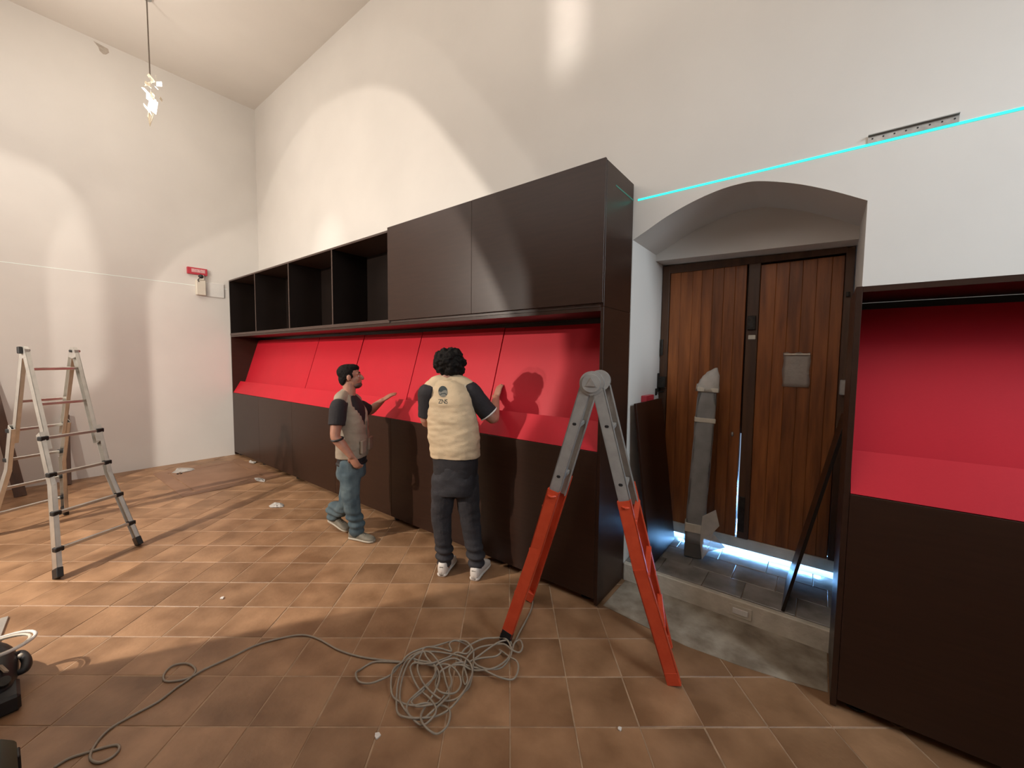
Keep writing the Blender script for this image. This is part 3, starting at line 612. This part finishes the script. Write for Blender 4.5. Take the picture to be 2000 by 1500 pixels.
scrap(493, 905, .09, .05, 'grey white crumpled scrap under the front edge of the cabinet', 4, .05)
def chip(px, py, s, label, seed):
    c = fl(px, py); rr = random.Random(seed); bm = bmesh.new()
    prism(bm, [(c.x+s*cos(a)*rr.uniform(.6, 1.2), c.y+s*sin(a)*rr.uniform(.6, 1.2), .002) for a in (0, 1, 2, 3.1, 4.2, 5.3)], (0, 0, .006))
    tag(obj('plaster_chip', bm, M['paper']), label, 'chip')
chip(737, 1439, .018, 'white plaster chip on a tile below the cable coil', 1); chip(434, 1169, .014, 'tiny white chip on the lit floor tiles', 2)
chip(1210, 1425, .013, 'small white chip on the floor tile joint in the foreground', 3)

# ================================================================ TOOLS AT THE LEFT EDGE
t = thing('tool_case', 'dark green rounded tool case at the lower left corner of the picture', 'tool case', (5.75, -2.62, 0))
bm = B(5.53, 5.97, -2.80, -2.482, .003, .20, bev=.04); bmesh.ops.bevel(bm, geom=[e for e in bm.edges], offset=.006, segments=1, affect='EDGES'); obj('shell', bm, M['green'], t, True)
obj('latch', B(5.60, 5.66, -2.488, -2.474, .09, .15, bev=.004), M['foot'], t); obj('latch', B(5.84, 5.90, -2.488, -2.474, .09, .15, bev=.004), M['foot'], t)
obj('handle', tube(bmesh.new(), [(5.62, -2.56, .198), (5.62, -2.56, .225), (5.86, -2.56, .225), (5.86, -2.56, .198)], .011, n=10), M['foot'], t)
t = thing('power_tool', 'black cordless power tool with looped handle lying at the left picture edge', 'power tool', (4.8, -2.56, 0))
obj('body', tube(bmesh.new(), [fl(-60, 1275, .11), fl(-22, 1292, .10), fl(-12, 1325, .085), fl(-10, 1352, .075)], [.05, .085, .08, .06], n=16, sub=4), M['foot'], t, True)
obj('handle', tube(bmesh.new(), [fl(12, 1290, .12), fl(30, 1279, .12), fl(42, 1277, .11), fl(52, 1290, .10), fl(50, 1304, .09), fl(38, 1313, .085), fl(10, 1322, .08)], [.013, .013, .018, .020, .020, .015, .014], n=12, sub=5), M['foot'], t, True)
obj('trigger', ellips(bmesh.new(), fl(40, 1281, .118), (.016, 0, 0), (0, .012, 0), (0, 0, .012), 10, 8), M['tape'], t, True)
obj('battery', obox(bmesh.new(), fl(-8, 1372, .045), (1, 0, 0), (0, 1, 0), (0, 0, 1), .085, .075, .042, bev=.012), M['foot'], t); obj('label_strip', obox(bmesh.new(), fl(6, 1306, .155), (.9, .2, 0), (0, .5, .8), (-.2, .8, -.5), .05, .004, .008), M['vestgrey'], t)
obj('selector', cyl(bmesh.new(), fl(8, 1335, .135), fl(8, 1330, .16), .022, 14), M['iron'], t)
t = thing('tape_roll', 'white adhesive tape ring lying on top of the black power tool', 'tape roll', (4.5, -2.56, .19))
rc = fl(-4, 1264, .205); k = 28
obj('ring', tube(bmesh.new(), [rc+V((.10*cos(2*pi*i/k), .125*sin(2*pi*i/k), .004*sin(2*pi*i/k))) for i in range(k)]+[rc+V((.10, 0, 0))], .008, n=8, sub=1, round_ends=False), M['paper'], t, True)
obj('core', tube(bmesh.new(), [rc+V((.085*cos(2*pi*i/k), .106*sin(2*pi*i/k), -.002)) for i in range(k)]+[rc+V((.085, 0, 0))], .007, n=8, sub=1, round_ends=False), M['cream'], t, True)
p0, p1 = fl(9, 1208), fl(-14, 1266)
tag(obj('metal_strip', bar(bmesh.new(), p0+V((0, 0, .006)), p1+V((0, 0, .006)), .035, .010, (0, 1, 0), .002), M['alu']), 'short flat aluminium strip on the floor at the left picture edge', 'strip')
p0, p1 = fl(30, 1383), fl(-20, 1402)
tag(obj('folding_rule', bar(bmesh.new(), p0+V((0, 0, .006)), p1+V((0, 0, .006)), .05, .010, (1, 0, 0), .002), M['sole']), 'pale flat rule lying between the power tool and the green case', 'rule')

# ================================================================ PEOPLE
def planept(root):
    n = V((CAM.x-root[0], CAM.y-root[1], 0)).normalized(); r0 = V((root[0], root[1], 0))
    def J(x, y, off=0.):
        d = ray(x, y); return CAM+d*(((r0-CAM).dot(n)+off)/d.dot(n))
    return J
def torso(bm, keys, s, f, n=32, sub=4, ex=2.4, mod=None):
    C = cat([V(k[0]) for k in keys], sub); A = cat([V((k[1], k[2], i)) for i, k in enumerate(keys)], sub); rings = []
    for c, ab in zip(C, A):
        r = []
        for i in range(n):
            q = 2*pi*i/n; cx, sy = cos(q), sin(q); k = mod(q, ab.z) if mod else 1
            r.append(c+s*(math.copysign(abs(cx)**(2/ex), cx)*ab.x*k)+f*(math.copysign(abs(sy)**(2/ex), sy)*ab.y*k))
        rings.append(r)
    skinrings(bm, rings)
def hand(bm, w, d, pn, ts, curl=.35, spread=.012):
    d = d.normalized(); pn = (pn-d*pn.dot(d)).normalized(); sv = d.cross(pn)
    tube(bm, [w-d*.02, w+d*.02, w+d*.06, w+d*.092], [.028, .036, .042, .038], n=12, sub=3, side=sv, flat=.42)
    for k, ln in zip((-1.5, -.5, .5, 1.5), (.080, .088, .082, .064) if ts < 0 else (.064, .082, .088, .080)):
        p = w+d*(.088-.004*abs(k))+sv*(k*.0195); dd = (d+sv*(k*spread*4)).normalized(); P = [p-dd*.02, p]; a = 0
        for j, fr in enumerate((.45, .32, .23)):
            a += curl*(.7+.4*j); e = dd*cos(a)+pn*sin(a); P.append(P[-1]+e*(ln*fr))
        tube(bm, P, [.0095, .0095, .009, .0085, .0075], n=8, sub=2)
    p = w+d*.022+sv*(ts*.032); e = (d*.62+sv*(ts*.72)+pn*.25).normalized(); e2 = (d*.9+sv*(ts*.25)+pn*.4).normalized()
    tube(bm, [p-e*.015, p, p+e*.035, p+e*.035+e2*.028], [.013, .0125, .0105, .009], n=8, sub=2)
def head(bm, c, f, u):
    r = f.cross(u).normalized(); u = r.cross(f).normalized(); f = f.normalized()
    ellips(bm, c+u*.034-f*.008, r*.073, f*.096, u*.086); ellips(bm, c-u*.032+f*.022, r*.060, f*.070, u*.080); ellips(bm, c-u*.088+f*.058, r*.027, f*.026, u*.024)
    ellips(bm, c+u*.028+f*.070, r*.058, f*.022, u*.018)                                       # brow
    tube(bm, [c+u*.02+f*.088, c-u*.005+f*.103, c-u*.022+f*.108], [.008, .012, .015], n=10, sub=3)   # nose
    tube(bm, [c-u*.052+f*.080-r*.022, c-u*.052+f*.092, c-u*.052+f*.080+r*.022], [.006, .009, .006], n=8, sub=3)  # lips
    for sgn in (-1, 1):
        ellips(bm, c-u*.002-f*.012+r*sgn*.074, r*.011, f*.020, u*.032, 12, 8); ellips(bm, c-u*.02+f*.06+r*sgn*.036, r*.024, f*.022, u*.026, 12, 8)
    return r, u
def shoe(t, heel, d, L=.28, wd=.047, m='shoewhite', soleh=.026, hh=.095):
    d = V(d).normalized(); s = V((-d.y, d.x, 0)).normalized(); Z = d.cross(s)
    prof = ((0, .55, .80), (.05, .78, .92), (.14, .82, 1), (.27, .80, .98), (.40, .82, .82), (.55, .92, .68), (.70, 1, .56), (.84, .98, .48), (.94, .78, .38), (1, .35, .22))
    def loft_(z0, hs, grow):
        bm = bmesh.new(); rings = []
        C = cat([V(p) for p in prof], 3)
        for q_ in C:
            c = heel+d*(L*q_.x); w_ = wd*q_.y+grow; h = hs(q_); r = []
            for i in range(20):
                q2 = 2*pi*i/20; cx, sx = cos(q2), sin(q2)
                r.append(c+s*(w_*math.copysign(abs(cx)**.65, cx))+Z*(z0+h*(.5+.5*math.copysign(abs(sx)**.8, sx))))
            rings.append(r)
        skinrings(bm, rings); return bm
    sh = obj('shoe', loft_(.008, lambda q_: hh*q_.z, 0), M[m], t, True)
    obj('sole', loft_(.001, lambda q_: soleh, .004), M['sole' if m != 'shoewhite' else 'shoewhite'], sh, True)
    c = heel+d*(L*.20)
    obj('collar', tube(bmesh.new(), [c+d*(.042*cos(a))+s*(.036*sin(a))+Z*(hh*.98+.006*cos(a+pi)) for a in [k*pi/8 for k in range(17)]], .0085, n=8, sub=1), M['black'], sh, True)
    for k in range(4):
        p = heel+d*(L*(.42+.07*k)); z = .008+hh*(.86-.075*k)
        obj('lace', tube(bmesh.new(), [p-s*.026+Z*(z-.016), p+Z*(z-.001), p+s*.026+Z*(z-.016)], .0035, n=6, sub=3), M['paper' if m == 'shoewhite' else 'shoegrey'], sh, True)
    if m == 'shoewhite': obj('heel_tab', obox(bmesh.new(), heel+d*.004+Z*(hh*.70), s, d, Z, .016, .004, .004), M['shoegrey'], sh)
    return sh
def wr(amp, sx=11, sz=22, seed=0., flow=0.):
    def g(co, n): return amp*noise.noise(V((co.x*sx+seed, co.y*sx, co.z*sz+flow*(co.x-co.y)*20)))+amp*.45*noise.noise(V((co.x*sx*2.4, co.y*sx*2.4+seed, co.z*sz*2.2)))
    return g
Z = V((0, 0, 1))

# ---- curly-haired man seen from behind, pressing on the red panel
root = (5.83, -.30); J = planept(root)
P = thing('person', 'curly-haired man in beige vest and dark trousers seen from behind, reaching to the red panel', 'person', (5.86, -.29, 0))
s = V((.897, .441, 0)); f = V((-.441, .897, 0))
CK = [(889, 958), (889, 938), (890, 912), (890, 888), (888, 862), (885, 832), (881, 802), (878, 776), (876, 757), (874, 744)]
ct = [J(x, y) for x, y in CK]; nb = J(874, 738, -.01)
shR, shL = J(918, 764, .02), J(836, 768, .01)
elR, wrR = on(962, 817, 1, -.10), on(969, 777, 1, .165); haR = on(977, 748, 1, .275)
elL = J(834, 824, -.04); wrL = V((5.60, .02, 1.24))
hL, hR = V((5.787, -.405, 0)), V((6.023, -.289, 0))
hipL, hipR = J(868, 940), J(910, 940); knL, knR = J(862, 1008, -.03), J(918, 1008, .02); anL, anR = hL+f*.07+Z*.10, hR+f*.07+Z*.10
bm = bmesh.new()
torso(bm, [(ct[0], .135, .10), (ct[2], .155, .11), (ct[4], .155, .11), (ct[6], .165, .11), (ct[7], .165, .105), (ct[8], .13, .085), (ct[9], .07, .06)], s, f)
hc = J(882, 713, -.03)
tube(bm, [ct[8], nb, hc-Z*.04-f*.015], [.066, .062, .060], n=16)
hf = V((-.12, .99, -.05)).normalized(); hr, hu = head(bm, hc-Z*.012, hf, Z)
for sh_, el, wr_ in ((shR, elR, wrR), (shL, elL, wrL)): tube(bm, [sh_, sh_.lerp(el, .5), el, el.lerp(wr_, .35), wr_], [.056, .052, .045, .046, .029], n=14, sub=4)
hand(bm, wrR, haR-wrR, V((-.1, .95, .2)), 1, .12); hand(bm, wrL, V((-.1, .9, .35)), V((0, .5, -.8)), -1, .3)
for hp, kn, an in ((hipL, knL, anL), (hipR, knR, anR)): tube(bm, [hp, kn, an, an-Z*.05+f*.02], [.085, .058, .04, .04], n=12)
solid(bm, 'body', M['skin'], P, .007, 3)
bm = bmesh.new(); torso(bm, [(ct[1], .165, .125), (ct[2], .175, .14), (ct[4], .175, .135), (ct[6], .178, .125), (ct[7], .176, .115), (ct[8], .13, .09), (ct[9]-Z*.01, .085, .075)], s, f)
cuR = shR.lerp(elR, .83); cuL = shL.lerp(elL, .80)
tube(bm, [shR-s*.05, shR, shR.lerp(elR, .45), cuR], [.070, .078, .075, .076], n=18, round_ends=False); tube(bm, [shL+s*.05, shL, shL.lerp(elL, .45), cuL], [.070, .076, .071, .070], n=18, round_ends=False); ellips(bm, shR, s*.078, f*.078, Z*.078); ellips(bm, shL, s*.076, f*.076, Z*.076)
sh = solid(bm, 'tshirt', M['black'], P, .007, 3, wr(.004, 9, 16, 2))
d = (elR-shR).normalized(); a = d.orthogonal().normalized(); b = d.cross(a)
obj('cuff_trim', tube(bmesh.new(), [cuR+a*(.074*cos(q_))+b*(.074*sin(q_)) for q_ in [k*pi/12 for k in range(25)]], .006, n=8, sub=1), M['paper'], sh, True)
bm = bmesh.new(); torso(bm, [(ct[3]-Z*.01, .190, .150), (ct[4], .196, .152), (ct[5], .196, .147), (ct[6], .190, .14), (ct[7], .184, .132), (ct[8]+Z*.010, .158, .115), (ct[9]+Z*.008, .09, .088)], s, f, ex=2.6)
for q1 in (shR, shL): tube(bm, [nb-Z*.015, nb.lerp(q1, .5)+Z*.012, nb.lerp(q1, .88)+Z*.022], [.065, .072, .066], n=18, side=f, flat=.95)
vest = solid(bm, 'vest', M['vest'], P, .007, 4, wr(.0085, 7, 17, 5, .12))
def onto(mesh, p, d):
    v, nrm, i, dist = mesh.ray_cast(p, d); return v
bv = BVHTree.FromPolygons([v.co for v in vest.data.vertices], [list(p.vertices) for p in vest.data.polygons])
lc = J(865, 769, .3); nd = -(V((CAM.x-lc.x, CAM.y-lc.y, 0)).normalized())
def dec(u_, v_, off=.002):
    p = lc+s*u_+Z*v_+V(nd)*0; v = onto(bv, p, nd); return (v if v is not None else p+nd*.15)-nd*off
bm = bmesh.new(); NR, NA = 7, 26; grid = [[None]*NA for _ in range(NR)]; c0 = bm.verts.new(dec(0, 0)); R_ = .036
for i in range(NR):
    for j in range(NA): q_ = 2*pi*j/NA; rr = R_*(i+1)/NR; grid[i][j] = bm.verts.new(dec(rr*cos(q_), rr*1.15*sin(q_)))
def lm(face):
    c = sum((v.co for v in face.verts), V())/len(face.verts)-dec(0, 0); u_, v_ = c.dot(s)/R_, c.z/R_
    face.material_index = 1 if v_ < .12+.22*sin(u_*3.2) and not (-.62 < v_-.18*sin(u_*3.2+1) < -.42) else 0
for j in range(NA):
    lm(bm.faces.new((c0, grid[0][j], grid[0][(j+1) % NA])))
    for i in range(NR-1): lm(bm.faces.new((grid[i][j], grid[i+1][j], grid[i+1][(j+1) % NA], grid[i][(j+1) % NA])))
obj('emblem', bm, [M['logo'], M['logolight']], vest)
tcu = bpy.data.curves.new('lettering', 'FONT'); tcu.body = 'ZNS'; tcu.size = .042; tcu.align_x = 'CENTER'; tcu.space_character = .88; to = bpy.data.objects.new('lettering', tcu); COL.objects.link(to)
dg = bpy.context.evaluated_depsgraph_get(); dg.update(); tm = bpy.data.meshes.new_from_object(to.evaluated_get(dg)); bpy.data.objects.remove(to)
for v in tm.vertices: v.co = dec(v.co.x*1.0, v.co.y*1.1-.088)
tm.materials.clear(); tm.materials.append(M['logo']); to = bpy.data.objects.new('lettering', tm); COL.objects.link(to); to.parent = vest
ring = []
for k in range(25):
    q_ = 2*pi*k/24; ring.append(shR-s*.004+f*(.088*cos(q_))+Z*(.108*sin(q_)-.022)+s*(-.022*sin(q_)))
obj('armhole_piping', tube(bmesh.new(), ring, .0055, n=8, sub=1), M['piping'], vest, True)
obj('collar', tube(bmesh.new(), [nb-Z*.012+s*(.074*cos(q_))+f*(.070*sin(q_)) for q_ in [k*pi/12 for k in range(25)]], .011, n=10, sub=1), M['vest'], vest, True)
obj('pocket', obox(bmesh.new(), J(930, 856, .06), V((0, 0, 1)), f, s, .05, .03, .006, bev=.003), M['vest'], vest)
bm = bmesh.new(); torso(bm, [(ct[0]-Z*.015, .155, .125), (ct[1], .172, .140), (ct[2], .170, .140), (ct[2]+Z*.03, .168, .138)], s, f)
tube(bm, [hipL+Z*.03, hipL.lerp(knL, .5), knL, knL.lerp(anL, .5), anL+Z*.06, anL+Z*.0], [.100, .092, .080, .070, .066, .060], n=18); tube(bm, [hipR+Z*.03, hipR.lerp(knR, .5), knR, knR.lerp(anR, .5), anR+Z*.05, anR+Z*.0], [.100, .092, .080, .072, .066, .060], n=18)
def trw(co, n):
    k = max(0, 1-abs(co.z-.16)/.12); return wr(.006, 8, 14, 9)(co, n)+.012*k*sin(co.z*95+co.x*9)
solid(bm, 'trousers', M['trous'], P, .0075, 3, trw)
shoe(P, hL, (f*1.0-s*.02), .28, .046, hh=.112); shoe(P, hR, (f*1.0+s*.12), .28, .046, hh=.112)
bm = bmesh.new(); cc = hc+Z*.006-hf*.018; rn = random.Random(21)
ellips(bm, cc+Z*.012, hr*.112, hf*.118, Z*.104)
for k in range(210):
    zz = rn.uniform(-.92, 1); q_ = rn.uniform(0, 2*pi); rr = math.sqrt(1-zz*zz); dv = hr*(cos(q_)*rr)+hf*(sin(q_)*rr)+Z*zz
    if dv.dot(hf) > .55 and zz < .45: continue
    c = cc+Z*.012+hr*(dv.dot(hr)*.112)+hf*(dv.dot(hf)*.116)+Z*(zz*.104); r_ = rn.uniform(.014, .024); ellips(bm, c, V((r_, 0, 0)), V((0, r_, 0)), V((0, 0, r_)), 8, 6)
solid(bm, 'hair', M['hair'], P, .006, 1, wr(.006, 55, 55, 4))
bm = bmesh.new(); ellips(bm, hc-Z*.078+hf*.045, hr*.062, hf*.060, hu*.045); ellips(bm, hc-Z*.04+hf*.02, hr*.064, hf*.03, hu*.05); solid(bm, 'beard', M['hair'], P, .006, 2)
for sg in (-1, 1): obj('eye', ellips(bmesh.new(), hc+hu*.006+hf*.071+hr*sg*.031, hr*.010, hf*.010, hu*.008, 12, 8), M['eyew'], P, True)

# ---- dark-haired man walking towards the panels
root = (4.60, -.44); J = planept(root)
P = thing('person', 'short-haired man in khaki vest and blue jeans walking along the cabinet', 'person', (4.58, -.44, 0))
f = V((.80, .60, 0)); s = V((.60, -.80, 0))
CK = [(686, 925), (687, 905), (688, 888), (689, 868), (688, 845), (686, 822), (684, 803), (681, 790), (679, 779), (678, 770)]
ct = [J(x, y) for x, y in CK]; nb = J(680, 766)
hc = J(684, 737); hf = V((.50, .85, .10)).normalized()
shN, elN, wrN = J(661, 795, .17), J(655, 853, .22), J(686, 891, .24); tipN = J(703, 920, .22)
shF = J(704, 795, -.17); elF = J(722, 803, -.24); wrF = on(746, 783, 1, -.085); tipF = on(768, 768, 1, .03)
heF, toF, heB, toB = V((4.608, -.486, 0)), V((4.855, -.395, 0)), fl(644, 1017, .075), fl(686, 1042, .004)
hipN, hipF = J(682, 915, .09), J(690, 915, -.09); knN, knF = J(686, 978, .10), J(676, 985, -.05)
dF, dB = (toF-heF).normalized(), (toB-heB).normalized(); anN, anF = heF+dF*.075+Z*.10, heB+dB*.07+Z*.10
bm = bmesh.new()
torso(bm, [(ct[0], .12, .095), (ct[2], .135, .10), (ct[4], .14, .105), (ct[6], .15, .105), (ct[7], .145, .095), (ct[8], .105, .075), (ct[9], .06, .058)], s, f)
tube(bm, [ct[8], nb+f*.01, hc-Z*.045-hf*.012], [.064, .058, .056], n=16); hr, hu = head(bm, hc, hf, Z)
for a_, b_, c_ in ((shN, elN, wrN), (shF, elF, wrF)): tube(bm, [a_, a_.lerp(b_, .5), b_, b_.lerp(c_, .35), c_], [.052, .050, .042, .043, .028], n=14)
hand(bm, wrN, tipN-wrN, V((-.3, .8, -.2)), -1, .38); hand(bm, wrF, tipF-wrF, V((.1, .8, -.5)), 1, .15, .02)
for hp, kn, an in ((hipN, knN, anN), (hipF, knF, anF)): tube(bm, [hp, kn, an, an-Z*.05+f*.02], [.08, .055, .038, .04], n=12)
solid(bm, 'body', M['skin'], P, .0065, 3)
bm = bmesh.new(); torso(bm, [(ct[1], .150, .115), (ct[2], .152, .118), (ct[4], .152, .118), (ct[6], .158, .122), (ct[7], .155, .116), (ct[8], .115, .096), (ct[9]-Z*.008, .072, .072)], s, f)
tube(bm, [shN-s*.04, shN, shN.lerp(elN, .3), shN.lerp(elN, .62)], [.062, .074, .074, .072], n=18, round_ends=False); tube(bm, [shF+s*.04, shF, shF.lerp(elF, .4), shF.lerp(elF, .75)], [.06, .070, .068, .066], n=18, round_ends=False); ellips(bm, shN, s*.074, f*.074, Z*.074); ellips(bm, shF, s*.07, f*.07, Z*.07)
solid(bm, 'tshirt', M['black'], P, .0065, 3, wr(.003, 9, 16, 2))
def vneck(q_, k):
    dq = abs((q_-pi/2+pi) % (2*pi)-pi); lim = max(0., min(.85, (k-2.6)*.34)); return .80 if dq < lim else 1.
bm = bmesh.new(); torso(bm, [(ct[2]-Z*.012, .166, .130), (ct[3], .170, .135), (ct[4], .168, .136), (ct[5], .168, .138), (ct[6], .164, .136), (ct[7], .152, .128), (ct[8]+Z*.006, .112, .106), (ct[9], .075, .080)], s, f, n=40, ex=2.6, mod=vneck)
for q1 in (shN, shF): tube(bm, [nb-Z*.012-f*.03, nb.lerp(q1, .5)+Z*.012-f*.02, nb.lerp(q1, .74)+Z*.02-f*.01], [.050, .060, .058], n=18)
vest = solid(bm, 'vest', M['vestgrey'], P, .0065, 3, wr(.006, 8, 18, 3, .1))
obj('pocket', obox(bmesh.new(), ct[3]+f*.133+s*.085, s, f, Z, .05, .012, .06, bev=.006), M['vestgrey'], vest); obj('pocket', obox(bmesh.new(), ct[3]+f*.133-s*.085, s, f, Z, .05, .012, .06, bev=.006), M['vestgrey'], vest)
obj('zip', bar(bmesh.new(), ct[2]+f*.140, ct[5]+f*.147, .012, .006, s), M['shoegrey'], vest)
obj('belt', tube(bmesh.new(), [ct[1]+Z*.02+s*(.152*cos(q_))+f*(.122*sin(q_)) for q_ in [k*pi/14 for k in range(29)]], .018, n=8, sub=1, flat=.5), M['foot'], P, True)
bm = bmesh.new(); torso(bm, [(ct[0]-Z*.03, .140, .115), (ct[0], .150, .122), (ct[1]+Z*.01, .150, .120), (ct[1]+Z*.03, .148, .118)], s, f)
for hp, kn, an in ((hipN, knN, anN), (hipF, knF, anF)): tube(bm, [hp+Z*.03, hp.lerp(kn, .5), kn, kn.lerp(an, .5), an+Z*.06, an-Z*.01], [.092, .088, .076, .070, .070, .068], n=18)
def jw(co, n):
    k = max(0, 1-abs(co.z-.18)/.13); return wr(.006, 9, 15, 6)(co, n)+.010*k*sin(co.z*85+co.x*11)
jn = solid(bm, 'jeans', M['jeans'], P, .007, 3, jw)
shoe(P, heF, dF, .27, .044, 'shoegrey', .024, .088); sb = shoe(P, heB, dB, .27, .044, 'shoegrey', .024, .088)
bm = bmesh.new(); ellips(bm, hc+hu*.052-hf*.020, hr*.078, hf*.094, hu*.076); ellips(bm, hc+hu*.082+hf*.012, hr*.062, hf*.078, hu*.042); ellips(bm, hc-hu*.012-hf*.062, hr*.060, hf*.042, hu*.062)
for sg in (-1, 1): ellips(bm, hc+hu*.022-hf*.02+hr*sg*.058, hr*.019, hf*.052, hu*.045)
solid(bm, 'hair', M['hair'], P, .006, 2, wr(.003, 60, 60, 8))
bm = bmesh.new(); ellips(bm, hc-hu*.076+hf*.048, hr*.055, hf*.050, hu*.034); solid(bm, 'beard', M['stubble'], P, .006, 2)
for sg in (-1, 1): obj('eye', ellips(bmesh.new(), hc+hu*.006+hf*.071+hr*sg*.031, hr*.010, hf*.010, hu*.008, 12, 8), M['eyew'], P, True); obj('eyebrow', tube(bmesh.new(), [hc+hu*.034+hf*.089+hr*sg*.014, hc+hu*.039+hf*.087+hr*sg*.032, hc+hu*.033+hf*.075+hr*sg*.048], .0045, n=6, sub=3), M['hair'], P, True)
obj('wrist_band', tube(bmesh.new(), [elN.lerp(wrN, .12)+V((.046*cos(q_), .046*sin(q_), .01*sin(q_))) for q_ in [k*pi/8 for k in range(17)]], .010, n=8, sub=1), M['foot'], P, True)
